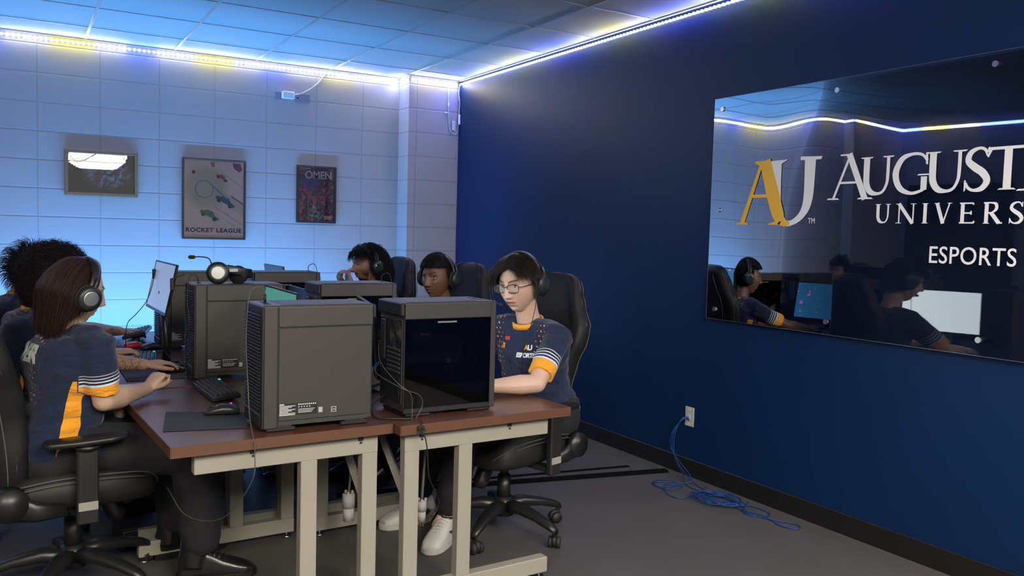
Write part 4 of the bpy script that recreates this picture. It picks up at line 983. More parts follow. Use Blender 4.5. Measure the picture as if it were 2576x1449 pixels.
# short-haired player
E5 = make_person(dict(label='person with a short flat-topped haircut glancing towards the camera, beside the pilaster', pel=(-1.20, -2.53, .545), face=190, N=(-1.225, -2.535, .945), head=((-1.285, -2.555, 1.118), 210, 4, 0, 1.03),
    EL=(-1.50, -2.75, .77), WL=(-1.72, -2.68, .742), hl=((-1, .1, 0), dn, 30), ER=(-1.50, -2.36, .77), WR=(-1.72, -2.42, .742), hr=((-1, -.1, 0), dn, 30), skin=SK_D, vox=.0032, seed=2, gaze=.6))
def al_e(d): return d.z > .50 or (d.x < .22 and d.z > .02) or (d.x < -.1 and d.z > -.45)
hair(E5, HK, al_e, 5200, 0, lambda d: .014 + .012 * max(0, d.z) * (1 + .4 * d.x), curl(lambda d: .012, .003, 1.2, 0, .8, 7), .0014, 21)
headset('headset with a small bright glint on its cup, worn by the short haired player', E5['inv'].inverted() @ E5['HM'] @ Matrix.Translation((-.012, 0, 0)), 1, M_GLOS, spread=.012, mic=0)
# bearded player
F6 = make_person(dict(label='bearded person with long black curls, hand raised to the chin, near the block wall', pel=(-1.27, -1.53, .56), face=183, N=(-1.262, -1.545, .985), head=((-1.335, -1.560, 1.145), 182, 6, 0, 1.0),
    EL=(-1.48, -1.72, .80), WL=(-1.475, -1.64, 1.005), hl=((-.25, .35, .9), (.9, .1, .2), 50, 5), ER=(-1.50, -1.40, .80), WR=(-1.487, -1.52, .985), hr=((-.35, -.05, .8), (.9, .1, .2), 55, 5), skin=SK_O, vox=.0034, beard=1, seed=8))
def al_f(d): return d.z > .52 or (d.x < .25 and d.z > -.1) or (d.x < -.1 and d.z > -.6)
def gf(p, nn, d, rnd):
    base = flow(1.6, 13 if d.x < .2 else 7, .0140 if d.x < .3 else .0095, V((.0 if d.x > .2 else -.12, .1 if d.y > 0 else -.1, .0)), 0, .022, .02, .15, .5, -9, .03)(p, nn, d, rnd); ph = rnd.uniform(0, 6)
    return [q + V((math.cos(ph + i * 1.25), math.sin(ph + i * 1.25), math.sin(ph * 2 + i * 1.1))) * .0068 * min(1, i / 3) for i, q in enumerate(base)]
hair(F6, HK, al_f, 2400, 0, lambda d: .030, gf, .0013, 31)
headset('headset worn over long black curls by the bearded player', F6['inv'].inverted() @ F6['HM'] @ Matrix.Translation((-.015, 0, -.004)), 1, M_GLOS, spread=.030, mic=0)
# ------------------------------------------------------------------ desk items
M_KEY = mat('key cap', (.020, .022, .026), .45, bump=.2, bscale=300); M_KB = mat('keyboard body', (.010, .010, .012), .4)
M_CYAN = mat('cyan key light', (.0, .2, .25), .4, emit=(.0, .65, .95), es=2.2); M_PUR = mat('violet light', (.2, .0, .25), .4, emit=(.55, .12, .9), es=1.6)
def make_keyboard(label, loc, rz, tilt=4, lit=True, rows=5, cols=13):
    t = thing('keyboard', label, 'keyboard', loc, rz, 'keyboards on the tables'); t.rotation_euler = (0, -rad(tilt), rz)
    # local x away from the player, y across
    bm = new_bm(); w = cols * .0192 / 2 + .006; d = rows * .0192 / 2 + .006; box(bm, -d, d, -w, w, 0, .020, .004, seg=2); mkobj('body', bm, M_KB, t)
    bm = new_bm(); box(bm, -.0075, .0075, -.0075, .0075, 0, .010, .0022, seg=2)
    for v in bm.verts:
        k = 1 - .18 * v.co.z / .010; v.co.x *= k; v.co.y *= k
    kme = None
    for r in range(rows):
        for c in range(cols):
            x = (r - (rows - 1) / 2) * .0192; y = (c - (cols - 1) / 2) * .0192
            if kme is None: o = mkobj('key', bm, M_KEY, t); kme = o.data
            else: o = bpy.data.objects.new('key', kme); COL.objects.link(o); o.parent = t
            o.location = (x, y, .0185)
    if lit: bm = new_bm(); box(bm, d - .016, d - .008, w - .075, w - .055, .0285, .0298, .0005); mkobj('key_light', bm, M_CYAN, t)
    return t
make_keyboard('compact dark keyboard with one glowing blue key, beside the nearest tower on the left table', (-2.690, -3.440, ZT + .006), rad(2), 5, True, 5, 18)
make_keyboard('dark keyboard with a glowing blue key behind the mousing hand of the tattooed player', (-2.835, -2.445, ZT + .004), rad(-8), 5)
kb = make_keyboard('tall black keyboard propped up on the rear left table in front of the glowing wall', (-2.775, -1.62, ZT + .035), rad(-14), 14, False, 6, 15)
bm = new_bm(); box(bm, -.02, .02, -.11, .11, -.034, .0, .003); mkobj('prop', bm, M_KB, kb)
make_keyboard('dark keyboard before the player with glasses, behind the glass sided tower', (-1.80, -3.60, ZT + .004), rad(180), 4)
def make_mouse(label, loc, rz, lit=None, m=None):
    t = thing('computer_mouse', label, 'mouse', loc, rz, None); rings = []
    for x, w, h, z in ((-.060, .018, .008, .010), (-.052, .027, .015, .015), (-.030, .033, .019, .019), (0, .031, .020, .020), (.030, .029, .015, .016), (.052, .025, .010, .011), (.060, .016, .005, .008)): rings.append(ring_pts(V((x, 0, z)), V((0, w, 0)), V((0, 0, h)), 18, 2.5))
    bm = new_bm(); loft(bm, rings); mkobj('shell', bm, m or mat('mouse black', (.022, .022, .024), .35), t, True)
    bm = new_bm(); box(bm, .012, .056, -.0008, .0008, .018, .034, .0003); box(bm, .0, .012, -.024, .024, .036, .0375, .0004); mkobj('button_seam', bm, M_VENT, t)
    bm = new_bm(); cyl(bm, (.033, -.004, .029), (.033, .004, .029), .009, n=16); mkobj('scroll_wheel', bm, M_RUB, t, True)
    if lit: bm = new_bm(); ellip(bm, V((-.030, -.012, .0375)), .0045, .004, .002); mkobj('status_light', bm, lit, t, True)
    return t
make_mouse('black mouse with a small violet light on the front left mouse mat', (-2.752, -3.860, ZT + .0033), rad(168), M_PUR)
make_mouse('mouse under the tattooed right hand', (-2.775, -2.870, ZT + .003), rad(12))
make_mouse('dark mouse beside the red mouse on the rear left table', (-2.755, -2.07, ZT + .003), rad(20))
make_mouse('small red mouse on the rear left table', (-2.83, -1.98, ZT + .001), rad(10), None, mat('red plastic', (.45, .02, .03), .35))
make_mouse('mouse at the right hand of the player with glasses', (-1.86, -3.41, ZT + .003), rad(180))
def mat_pad(label, pts, m):
    bm = new_bm(); polymesh(bm, pts, ZT, ZT + .0032); o = mkobj('mouse_mat', bm, m); tag(o, label, 'mouse mat', 'cloth mouse mats'); return o
M_PAD = mat('blue grey cloth pad', (.022, .030, .045), .9, bump=.3, bscale=500)
mat_pad('dark blue mouse mat at the near end of the front left table', [(-2.978, -4.035), (-2.716, -4.090), (-2.665, -3.855), (-2.925, -3.735)], M_PAD)
mat_pad('dark mouse mat under the tattooed arm', [(-2.98, -3.02), (-2.66, -3.02), (-2.66, -2.62), (-2.98, -2.62)], mat('violet grey pad', (.035, .035, .055), .9))
mat_pad('wide mouse mat under the rear left mice', [(-2.97, -2.16), (-2.66, -2.16), (-2.66, -1.86), (-2.97, -1.86)], mat('violet grey pad', (.035, .035, .055), .9))
# headset lying on the second tower
Mh = Matrix.Translation((-2.545, -3.02, ZT + .425 + .052)) @ Matrix.Rotation(rad(84), 4, 'Z') @ Matrix.Rotation(rad(-88), 4, 'Y') 
hs = thing('gaming_headset', 'headset lying on top of the second grey tower, mic arm raised to the left', 'headset', (-2.545, -3.02, ZT + .425), 0, 'over-ear gaming headsets')
def cupat(c, nrm, R=.047, disc=True):
    nrm = nrm.normalized(); a, b = frame_of(nrm)
    def rg(o, r): return ring_pts(c + nrm * o, a * r, b * r, 28)
    bm = new_bm(); loft(bm, [rg(-.024, R * .8), rg(-.020, R * .97), rg(-.006, R), rg(0, R * .95)]); mkobj('ear_cushion', bm, M_CUSH, hs, True)
    bm = new_bm(); loft(bm, [rg(-.002, R * .96), rg(.008, R), rg(.016, R * .86), rg(.018, R * .66)]); cu = mkobj('ear_cup', bm, M_HS, hs, True)
    if disc: bm = new_bm(); loft(bm, [rg(.014, R * .62), rg(.019, R * .60), rg(.020, R * .55), rg(.0205, .003)]); mkobj('disc', bm, M_BRUSH, cu)
cupat(V((-.070, -.065, .050)), V((-.22, -1, .10)), .050)
cupat(V((.030, -.02, .040)), V((.75, .8, .30)), .042, False)
bm = new_bm(); rings = []
for p, o in ((V((-.055, -.03, .060)), 0), (V((-.020, -.045, .066)), 0), (V((.012, -.055, .060)), 0), (V((.05, -.055, .052)), 0), (V((.085, -.03, .046)), 0), (V((.095, .01, .042)), 0), (V((.07, .045, .040)), 0), (V((.03, .03, .040)), 0)): rings.append(ring_pts(p, V((.0, .006, .0)) if False else V((.003, .004, 0)), V((0, 0, .020 if 0 < 1 else .01)), 10, 3))
loft(bm, rings); mkobj('headband', bm, M_HS, hs, True)
bm = new_bm(); box(bm, -.025, .02, -.062, -.048, .052, .072, .003); mkobj('yoke', bm, M_BRUSH, hs)
bm = new_bm(); tube(bm, smoothpath([(-.098, -.07, .088), (-.112, -.072, .115), (-.150, -.075, .122), (-.175, -.076, .120)]), .0027, 8); mb = mkobj('mic_boom', bm, M_HS, hs, True)
bm = new_bm(); tube(bm, [(-.176, -.076, .120), (-.190, -.077, .120)], .0085, 10, rnd=True); mkobj('mic', bm, M_CUSH, mb, True)

# ------------------------------------------------------------------ cables
M_CB = mat('black cable', (.012, .012, .012), .5); M_CG = mat('grey cable', (.07, .07, .065), .5); M_BLUE = mat('blue network cable', (.003, .042, .18), .45); M_WC = mat('white cable', (.55, .56, .60), .45)
def cb(label, pts, r, m, name='cable', cat='cable', group=None, parts=None):
    o0 = V(pts[0]); t = thing(name, label, cat, o0, 0, group); cable('cord', [V(p) - o0 for p in pts], r, m, t); return t, o0
Z_T = ZT + .425
t, o = cb('thin headset cable plugged into the top of the nearest tower, falling beside it', [(-2.655, -4.07, Z_T + .012), (-2.658, -4.07, Z_T + .045), (-2.685, -4.075, Z_T + .055), (-2.712, -4.08, Z_T + .02), (-2.722, -4.09, 1.0), (-2.722, -4.12, .85), (-2.728, -4.17, .76), (-2.732, -4.235, .705), (-2.735, -4.275, .66), (-2.745, -4.27, .56), (-2.80, -4.10, .40), (-2.88, -3.9, .36), (-2.93, -3.8, .44)], .0018, M_CG)
bm = new_bm(); cyl(bm, (0, 0, -.012), (0, 0, .018), .0045, n=10); mkobj('plug', bm, M_CB, t, True)
t, o = cb('thin cable looping over the top front corner of the middle right tower', [(-1.80, -2.99, Z_T), (-1.80, -2.99, Z_T + .03), (-1.775, -3.0, Z_T + .045), (-1.755, -3.0, Z_T + .02), (-1.75, -3.01, 1.05), (-1.745, -3.0, .90), (-1.74, -2.98, .702)], .0022, M_CB)
t, o = cb('thin cable looping over the rearmost right tower', [(-1.86, -1.95, Z_T), (-1.86, -1.95, Z_T + .03), (-1.835, -1.96, Z_T + .045), (-1.815, -1.96, Z_T + .02), (-1.81, -1.97, 1.05), (-1.80, -1.95, .702)], .0022, M_CB)
t, o = cb('dark cable hanging down the left edge of the second grey tower', [(-2.69, -3.04, Z_T), (-2.70, -3.05, Z_T + .035), (-2.73, -3.05, Z_T + .03), (-2.74, -3.06, 1.05), (-2.735, -3.08, .96), (-2.745, -3.05, .86), (-2.73, -3.02, .702)], .0024, M_CB)
t, o = cb('cable with a black inline box beside the second grey tower', [(-2.735, -2.95, 1.16), (-2.765, -2.90, 1.14), (-2.775, -2.88, 1.07), (-2.795, -2.80, .95), (-2.80, -2.70, .84), (-2.76, -2.65, .75), (-2.72, -2.75, .705)], .0022, M_CB)
bm = new_bm(); box(bm, -.05, -.03, .06, .075, -.075, -.02, .003); mkobj('inline_box', bm, M_CB, t)
t, o = cb('headset cable with black and white plugs hanging before the pale monitor', [(-2.745, -2.22, 1.165), (-2.775, -2.30, 1.155), (-2.795, -2.40, 1.09), (-2.83, -2.44, 1.0), (-2.875, -2.40, .93), (-2.90, -2.30, .88), (-2.89, -2.1, .80), (-2.88, -2.0, .704)], .002, M_CB)
bm = new_bm(); box(bm, -.045, -.028, -.125, -.11, -.06, -.01, .003); mkobj('inline_box', bm, M_CB, t)
# cords bundled behind the glass sided tower
for i, (lab, m, pts) in enumerate((
    ('grey cord crossing the rear of the glass sided tower towards the floor', M_CG, [(-2.21, -4.0, .95), (-2.24, -4.10, .90), (-2.215, -4.20, .84), (-2.17, -4.215, .80), (-2.155, -4.20, .74), (-2.165, -4.22, .703)]),
    ('grey cord curving out in front of the glass sided tower', M_CG, [(-2.20, -3.98, .88), (-2.25, -4.08, .86), (-2.20, -4.21, .82), (-2.13, -4.20, .79), (-2.11, -4.19, .75), (-2.14, -4.20, .703)]),
    ('black power cord lying over the seam between the front tables', M_CB, [(-2.19, -4.02, .76), (-2.25, -4.05, .74), (-2.27, -4.12, .706), (-2.22, -4.17, .704), (-2.15, -4.19, .704), (-2.16, -4.10, .704)]),
    ('short bright blue network cord behind the glass sided tower', M_BLUE, [(-2.20, -3.98, .885), (-2.235, -4.02, .87), (-2.265, -4.05, .83), (-2.27, -4.06, .80)]),
    ('black cord rising behind the nearest tower', M_CB, [(-2.30, -3.98, .95), (-2.27, -4.04, .93), (-2.262, -4.08, .85), (-2.275, -4.06, .74), (-2.25, -3.98, .704)]))):
    cb(lab, pts, (.0016, .0016, .0038, .0022, .0022)[i], m)
t, o = cb('black cord knotted at the right table edge and looping below it', [(-2.135, -4.23, .706), (-2.150, -4.275, .704), (-2.165, -4.286, .675), (-2.145, -4.29, .66), (-2.13, -4.285, .60), (-2.11, -4.26, .50), (-2.06, -4.22, .42), (-2.04, -4.20, .37), (-2.07, -4.20, .32), (-2.12, -4.20, .305), (-2.19, -4.205, .32)], .0022, M_CB)
bm = new_bm(); ctr = V((-2.155, -4.287, .685)) - o
for k in range(3): tube(bm, [ctr + V((.012 * math.cos(a + k), .004 * math.sin(a * 2), .010 * math.sin(a + k * .5))) for a in [2 * PI * j / 16 for j in range(17)]], .0022, 5)
mkobj('knot', bm, M_CB, t, True)
# hanging white connectors under the tables
def plug(label, top, bot, s=1.0, prong=False):
    t = thing('power_connector', label, 'plug', bot, 0, None); L = top - bot[2]
    bm = new_bm(); tube(bm, smoothpath([(0, 0, .115 * s), (.006, 0, .20), (.012, .0, L * .7), (.010, 0, L)]), .0055, 8); mkobj('cord', bm, mat('grey brown cord', (.13, .12, .11), .6), t, True)
    bm = new_bm(); cyl(bm, (0, 0, .058 * s), (0, 0, .118 * s), .027 * s, .026 * s, 24); mkobj('collar', bm, M_OFF, t, True)
    bm = new_bm(); cyl(bm, (0, 0, 0), (0, 0, .058 * s), .022 * s, .024 * s, 24); mkobj('body', bm, M_OFF, t, True)
    bm = new_bm()
    for k in range(3): a = k * 2.1; box(bm, .016 * math.cos(a) - .005, .016 * math.cos(a) + .005, .016 * math.sin(a) - .004, .016 * math.sin(a) + .004, .115 * s, .130 * s, .001)
    mkobj('clamp', bm, M_OFF, t)
    if prong:
        bm = new_bm(); box(bm, -.010, -.004, -.003, .003, -.022, .002); box(bm, .004, .010, -.003, .003, -.022, .002); mkobj('prong', bm, mat('brass', (.5, .35, .15), .3, 1), t)
plug('large white twist power connector hanging below the front left table', .665, (-2.183, -3.62, .150))
plug('small white plug with brass prongs hanging behind a leg of the front right table', .665, (-1.985, -3.93, .215), .72, True)
t, o = cb('black cord loop hanging below the left tables beside the white connector', [(-2.17, -3.30, .66), (-2.16, -3.31, .45), (-2.14, -3.32, .36), (-2.10, -3.32, .40), (-2.09, -3.30, .55), (-2.09, -3.28, .66)], .006, M_CB)
# blue network cable heap by the wall and its outlet
M_PL = mat('cream outlet plate', (.50, .47, .38), .45)
t = thing('wall_outlet', 'cream network outlet plate low on the blue wall with blue cables plugged in', 'outlet', (0, -3.32, .348))
bm = new_bm(); box(bm, -.006, 0, -.036, .036, -.057, .057, .003, seg=2); mkobj('plate', bm, M_PL, t)
bm = new_bm(); box(bm, -.009, -.005, -.012, .020, -.020, .012, .002); mkobj('jack', bm, mat('clear plug', (.5, .5, .55), .3), t)
bm = new_bm()
for z_ in (-.042, .042): box(bm, -.0075, -.0055, -.013, .013, z_ - .006, z_ + .006, .0008)
mkobj('label_strip', bm, mat('plate label', (.58, .57, .52), .4), t)
rn = random.Random(12)
def heap(cx, cy, n, rx, ry, z0):
    pts = []
    for i in range(n * 9):
        a = 2 * PI * i / 9; k = rn.uniform(.75, 1.15); pts.append((cx + rx * k * math.cos(a) + .0012 * i, cy + ry * k * math.sin(a) - .0020 * i, z0 + .004 * (i % 5) + rn.uniform(0, .006)))
    return pts
for i, (lab, off) in enumerate((('blue network cable falling from the outlet, its coils heaped nearest the wall outlet', 0), ('blue network cable from the same outlet trailing furthest along the blue wall', 1), ('blue network cable spreading its loops towards the black floor strip', 2))):
    st = [(-.012, -3.318 - .006 * i, .345 - .008 * i), (-.05, -3.305 - .005 * i, .335), (-.085 - .006 * i, -3.29 + .008 * i, .24), (-.088, -3.30 + .01 * i, .12 + .01 * i), (-.075 - .01 * i, -3.36 - .05 * i, .03)]
    if i == 0: rest = [(-.16, -3.50, .006)] + heap(-.23, -3.72, 4, .085, .12, .005) + [(-.13, -3.60, .005), (-.08, -3.56, .005)]
    elif i == 1: rest = [(-.12, -3.58, .006)] + heap(-.20, -3.76, 3, .08, .13, .014) + [(-.22, -3.98, .005), (-.17, -4.06, .005), (-.10, -4.04, .005), (-.10, -3.92, .005), (-.17, -3.86, .005), (-.20, -3.98, .005), (-.17, -4.12, .005), (-.11, -4.22, .005), (-.15, -4.27, .005), (-.195, -4.20, .005), (-.17, -4.08, .008), (-.20, -3.95, .010)]
    else: rest = [(-.15, -3.45, .006), (-.22, -3.38, .005), (-.30, -3.36, .005), (-.31, -3.44, .005), (-.22, -3.47, .008), (-.19, -3.40, .010), (-.25, -3.34, .010), (-.33, -3.42, .010), (-.30, -3.52, .006), (-.20, -3.50, .010), (-.26, -3.44, .014), (-.36, -3.55, .006), (-.35, -3.66, .005), (-.24, -3.66, .012)] + heap(-.24, -3.78, 2, .09, .11, .022)
    cb(lab, st + rest, .0029, M_BLUE, 'network_cable', 'cable', 'blue network cables heaped by the outlet')
# black cable cover on the floor
M_STRIP = mat('matte black strip', (.003, .003, .0035), .9, spec=.08)
t = thing('floor_cable_cover', 'flat black cable strip crossing the floor from the blue wall to the tables', 'cable cover', (-.06, -3.20, 0))
bm = new_bm(); a, b = V((0, 0, 0)), V((-1.9, .38, 0)); d = (b - a).normalized(); s_ = V((-d.y, d.x, 0)); loft(bm, [[p + s_ * .034, p + s_ * .02 + V((0, 0, .012)), p - s_ * .02 + V((0, 0, .012)), p - s_ * .034] for p in (a, b)]); mkobj('strip', bm, M_STRIP, t)
t = thing('floor_cable_cover', 'second flatter dark strip ending short of the wall on the floor', 'cable cover', (-.20, -3.02, 0))
bm = new_bm(); a, b = V((0, 0, 0)), V((-1.3, .20, 0)); d = (b - a).normalized(); s_ = V((-d.y, d.x, 0)); loft(bm, [[p + s_ * .018, p + s_ * .012 + V((0, 0, .004)), p - s_ * .012 + V((0, 0, .004)), p - s_ * .018] for p in (a, b)]); mkobj('strip', bm, M_STRIP, t)
t = thing('storage_box', 'low dark box on the floor beside the black boots', 'box', (-2.93, -3.08, 0), rad(12)); bm = new_bm(); box(bm, -.10, .10, -.07, .07, 0, .085, .006, seg=2); mkobj('body', bm, M_KB, t); bm = new_bm(); box(bm, -.103, .103, -.073, .073, .085, .095, .003); mkobj('lid', bm, M_LEB, t)
t = thing('post', 'slim tan post standing behind the short haired player near the blue wall', 'post', (-.636, -1.9, 0)); bm = new_bm(); box(bm, -.022, .022, -.022, .022, .01, 1.07, .002); mkobj('upright', bm, mat('tan post', (.26, .23, .18), .6), t); bm = new_bm(); box(bm, -.10, .10, -.10, .10, 0, .012, .002); mkobj('base_plate', bm, M_RUB, t)

# ------------------------------------------------------------------ wall items
t = thing('wall_box', 'white power supply and plug on a grey plate high on the block wall', 'wall box', (-1.50, 0, 2.46))
bm = new_bm(); box(bm, -.062, .06, -.005, 0, -.030, .030, .002); mkobj('plate', bm, mat('grey plate', (.20, .22, .27), .4), t)
bm = new_bm(); box(bm, -.010, .085, -.05, -.004, -.026, .030, .004); mkobj('adapter', bm, mat('white plastic', (.75, .78, .85), .4), t)
t = thing('wall_box', 'blank grey plate beside the white power supply high on the block wall', 'wall box', (-1.335, 0, 2.452)); bm = new_bm(); box(bm, -.06, .06, -.008, 0, -.035, .035, .002); mkobj('plate', bm, mat('grey plate', (.20, .22, .27), .4), t)
bm = new_bm(); box(bm, -.05, -.035, -.0095, -.007, -.006, .006); mkobj('slot', bm, M_VENT, t)
cb('thin white cable running from the led strip down to the white power supply', [(-1.14, -.006, 2.68), (-1.22, -.006, 2.58), (-1.33, -.012, 2.50), (-1.415, -.03, 2.47)], .004, M_WC)
t, o = cb('white light strip cable hanging in the corner beside the blue wall', [(-.11, -.228, 2.66), (-.112, -.232, 2.52), (-.108, -.232, 2.44), (-.105, -.232, 2.37), (-.095, -.232, 2.30), (-.085, -.232, 2.27), (-.05, -.235, 2.245), (-.02, -.235, 2.26), (-.012, -.235, 2.33), (-.015, -.235, 2.37)], .004, M_WC)
bm = new_bm(); box(bm, .038, .068, -.012, .004, -.38, -.30, .005, seg=2); mkobj('controller', bm, mat('white plastic', (.75, .78, .85), .4), t)
bm = new_bm(); cyl(bm, (.0, -.004, -.175), (.002, -.004, -.145), .008, n=10); box(bm, -.035, -.004, -.010, .0, -.24, -.226, .002); mkobj('connector', bm, mat('white plastic', (.75, .78, .85), .4), t)
t, o = cb('second white cable twisting down the edge of the blue wall', [(-.012, -.25, 2.68), (-.02, -.25, 2.60), (-.008, -.25, 2.52), (-.014, -.25, 2.44), (-.008, -.255, 2.38), (-.010, -.255, 2.33)], .0035, M_WC)
bm = new_bm(); tube(bm, [(.0, -.004, -.27), (.002, -.004, -.34)], .010, 10, rnd=True); mkobj('connector', bm, mat('white plastic', (.75, .78, .85), .4), t, True)

# ------------------------------------------------------------------ framed posters
def frame(label, x0, x1, z0, z1, fw, fm, art, depth=.026):
    cx, cz = (x0 + x1) / 2, (z0 + z1) / 2; w, h = (x1 - x0) / 2, (z1 - z0) / 2; t = thing('framed_poster', label, 'poster', (cx, 0, cz), 0)
    bm = new_bm(); box(bm, -w, w, -depth, -.004, h - fw, h, .002); box(bm, -w, w, -depth, -.004, -h, -h + fw, .002); box(bm, -w, -w + fw, -depth, -.004, -h + fw, h - fw, .002); box(bm, w - fw, w, -depth, -.004, -h + fw, h - fw, .002); mkobj('frame', bm, fm, t)
    bm = new_bm(); box(bm, -w + .004, w - .004, -.008, -.002, -h + .004, h - .004); p = mkobj('print', bm, art, t); return t, p, w - fw, h - fw
def art(name, fn, rough=.3):
    s = NT(name); o = s.obj(); s.color(fn(s, o)); s.b.inputs['Roughness'].default_value = rough; return s.m
def ramp(s, f, stops):
    r = s.n('ShaderNodeValToRGB'); s.put(r.inputs[0], f); e = r.color_ramp.elements
    while len(e) < len(stops): e.new(.5)
    for i, (p, c) in enumerate(stops): e[i].position = p; e[i].color = (*c, 1)
    return r.outputs[0]
def a1(s, o):
    n = s.noise(11, 5, o, .6); n.inputs['Distortion'].default_value = 1.8; c = ramp(s, n.outputs['Fac'], ((.40, (.004, .010, .03)), (.50, (.01, .05, .18)), (.58, (.08, .35, .95)), (.70, (.50, .72, .95))))
    x, y, z = s.sep(o); d = s.m2('ADD', s.m2('POWER', s.m2('ABSOLUTE', s.m2('DIVIDE', s.m2('SUBTRACT', x, .04), .19)), 2.0), s.m2('POWER', s.m2('ABSOLUTE', s.m2('DIVIDE', z, .12)), 2.0))
    c = s.mix(s.m2('MINIMUM', d, 1.0), c, (.006, .010, .03)); r = s.noise(9, 3, o); m = s.m2('MULTIPLY', s.m2('GREATER_THAN', r.outputs['Fac'], .60), s.m2('LESS_THAN', d, .5)); return s.mix(s.m2('MULTIPLY', m, .8), c, (.12, .015, .04))
def a3(s, o):
    n = s.noise(16, 5, o, .6); n.inputs['Distortion'].default_value = 2.2; c = ramp(s, n.outputs['Fac'], ((.36, (.010, .008, .02)), (.46, (.06, .01, .03)), (.54, (.03, .05, .25)), (.60, (.85, .08, .10)), (.68, (.04, .02, .05))))
    x, y, z = s.sep(o); b = s.m2('LESS_THAN', s.m2('ADD', s.m2('ABSOLUTE', s.m2('MULTIPLY', x, 1.4)), s.m2('ABSOLUTE', s.m2('ADD', z, .16))), .10); n2 = s.noise(30, 3, o); c = s.mix(s.m2('MULTIPLY', b, s.m2('GREATER_THAN', n2.outputs['Fac'], .5)), c, (.05, .40, .50))
    u = s.m2('LESS_THAN', s.m2('ADD', s.m2('ABSOLUTE', s.m2('ADD', x, .06)), s.m2('ABSOLUTE', s.m2('SUBTRACT', z, .10))), .09); return s.mix(s.m2('MULTIPLY', u, s.m2('GREATER_THAN', s.noise(22, 3, o).outputs['Fac'], .48)), c, (.04, .05, .35))
def a2(s, o):
    x, y, z = s.sep(o); n = s.noise(3, 3, o).outputs['Fac']; base = s.mix(n, (.86, .74, .84), (.76, .66, .78))
    d = s.m2('SQRT', s.m2('ADD', s.m2('POWER', s.m2('ADD', x, .07), 2.0), s.m2('POWER', s.m2('SUBTRACT', z, .09), 2.0))); m = s.n('ShaderNodeMapRange'); s.put(m.inputs[0], d); m.inputs[1].default_value = .12; m.inputs[2].default_value = .20; m.inputs[3].default_value = 1; m.inputs[4].default_value = 0
    c = s.mix(s.m2('MULTIPLY', m.outputs[0], .75), base, (.36, .50, .42)); dg = s.m2('ADD', x, s.m2('MULTIPLY', z, 1.5))
    st = s.m2('MULTIPLY', s.m2('LESS_THAN', s.m2('ABSOLUTE', s.m2('SUBTRACT', dg, .10)), .07), s.m2('GREATER_THAN', x, -.05)); c = s.mix(s.m2('MULTIPLY', st, .5), c, (.40, .54, .46)); return s.mix(s.m2('MULTIPLY', s.m2('LESS_THAN', z, -.285), .6), c, (.60, .30, .25))
M_GOLD = mat('bronze frame', (.16, .12, .065), .4, .3); M_FBK = mat('black frame', (.012, .012, .012), .35)
t1, p1, w1, h1 = frame('small landscape picture of dark blue swirls in a bronze frame with a white glare', -3.080, -2.592, 1.580, 1.914, .024, M_GOLD, art('swirl art', a1), .030)
# buckled acrylic cover sheet of the first picture
bm = new_bm(); nx, nz = 40, 30; g = {}
for i in range(nx + 1):
    for j in range(nz + 1):
        x = -w1 + 2 * w1 * i / nx; z = -h1 + 2 * h1 * j / nz
        zc = h1 - .98 * h1 * math.sqrt(max(0, 1 - ((x + .035) / .205) ** 2)) * 1.0 if abs(x + .035) < .205 else 9
        dz = max(0, z - zc) if zc < 9 else 0; g[i, j] = bm.verts.new((x, -.0165 + dz * .020, z))
for i in range(nx):
    for j in range(nz): bm.faces.new((g[i, j], g[i + 1, j], g[i + 1, j + 1], g[i, j + 1]))
M_ACRY = glassmat('clear acrylic', (.95, .96, .97), 1, .01); mkobj('cover_sheet', bm, M_ACRY, t1, False)
t2, p2, w2, h2 = frame('tall pale poster of toy cars and a ring with ROCKET LEAGUE lettering, black frame', -2.275, -1.7935, 1.277, 1.910, .014, M_FBK, art('car art', a2))
def onp(name, bm, m, parent, y=-.0085): xform(bm, Matrix(((1, 0, 0, 0), (0, 0, -1, y), (0, 1, 0, 0), (0, 0, 0, 1)))); return mkobj(name, bm, m, parent)
b = text_bm('ROCKET LEAGUE', .05, .0002, .0018, 1.12); fit_bm(b, -.212, .212, -.262, -.227); onp('lettering', b, mat('poster ink', (.03, .02, .04), .5), p2)
b = new_bm(); tube(b, [V((-.075 + .066 * math.cos(a), .075 + .066 * math.sin(a), 0)) for a in [2 * PI * k / 40 for k in range(41)]], .0045, 6); tube(b, [(-.012, .105, 0), (.05, .05, 0), (.10, .005, 0)], .005, 6); onp('ring', b, mat('pale blue ink', (.30, .50, .75), .5), p2)
def car(name, x, z, a, k, col):
    R = Matrix.Translation((x, z, 0)) @ Matrix.Rotation(rad(a), 4, 'Z') @ Matrix.Scale(k, 4); b = new_bm(); polymesh(b, [(-.06, -.012), (.06, -.012), (.065, .004), (.03, .010), (.012, .026), (-.025, .026), (-.04, .012), (-.062, .008)], 0, .0006); xform(b, R); o = onp(name, b, mat('ink ' + name, col, .5), p2)
    b = new_bm()
    for u in (-.036, .038): polymesh(b, [(u + .013 * math.cos(q), -.012 + .013 * math.sin(q)) for q in [2 * PI * w_ / 14 for w_ in range(14)]], .0005, .0012)
    xform(b, R); onp('car_wheel', b, mat('wheel ink', (.10, .08, .11), .5), p2)
car('blue_car', .085, -.015, -28, 1.3, (.05, .18, .35)); car('green_car', -.035, -.125, -25, 1.25, (.06, .34, .18)); car('orange_car', .06, .17, -28, .8, (.40, .16, .12))
b = new_bm()
for (x, z, r_) in ((-.155, .205, .014),): polymesh(b, [(x + r_ * math.cos(q), z + r_ * math.sin(q)) for q in [2 * PI * w_ / 14 for w_ in range(14)]], 0, .0005)
polymesh(b, [(.14, .29), (.20, .29), (.215, .24), (.19, .22), (.15, .25)], 0, .0005); onp('magenta_shape', b, mat('magenta ink', (.30, .05, .20), .5), p2)
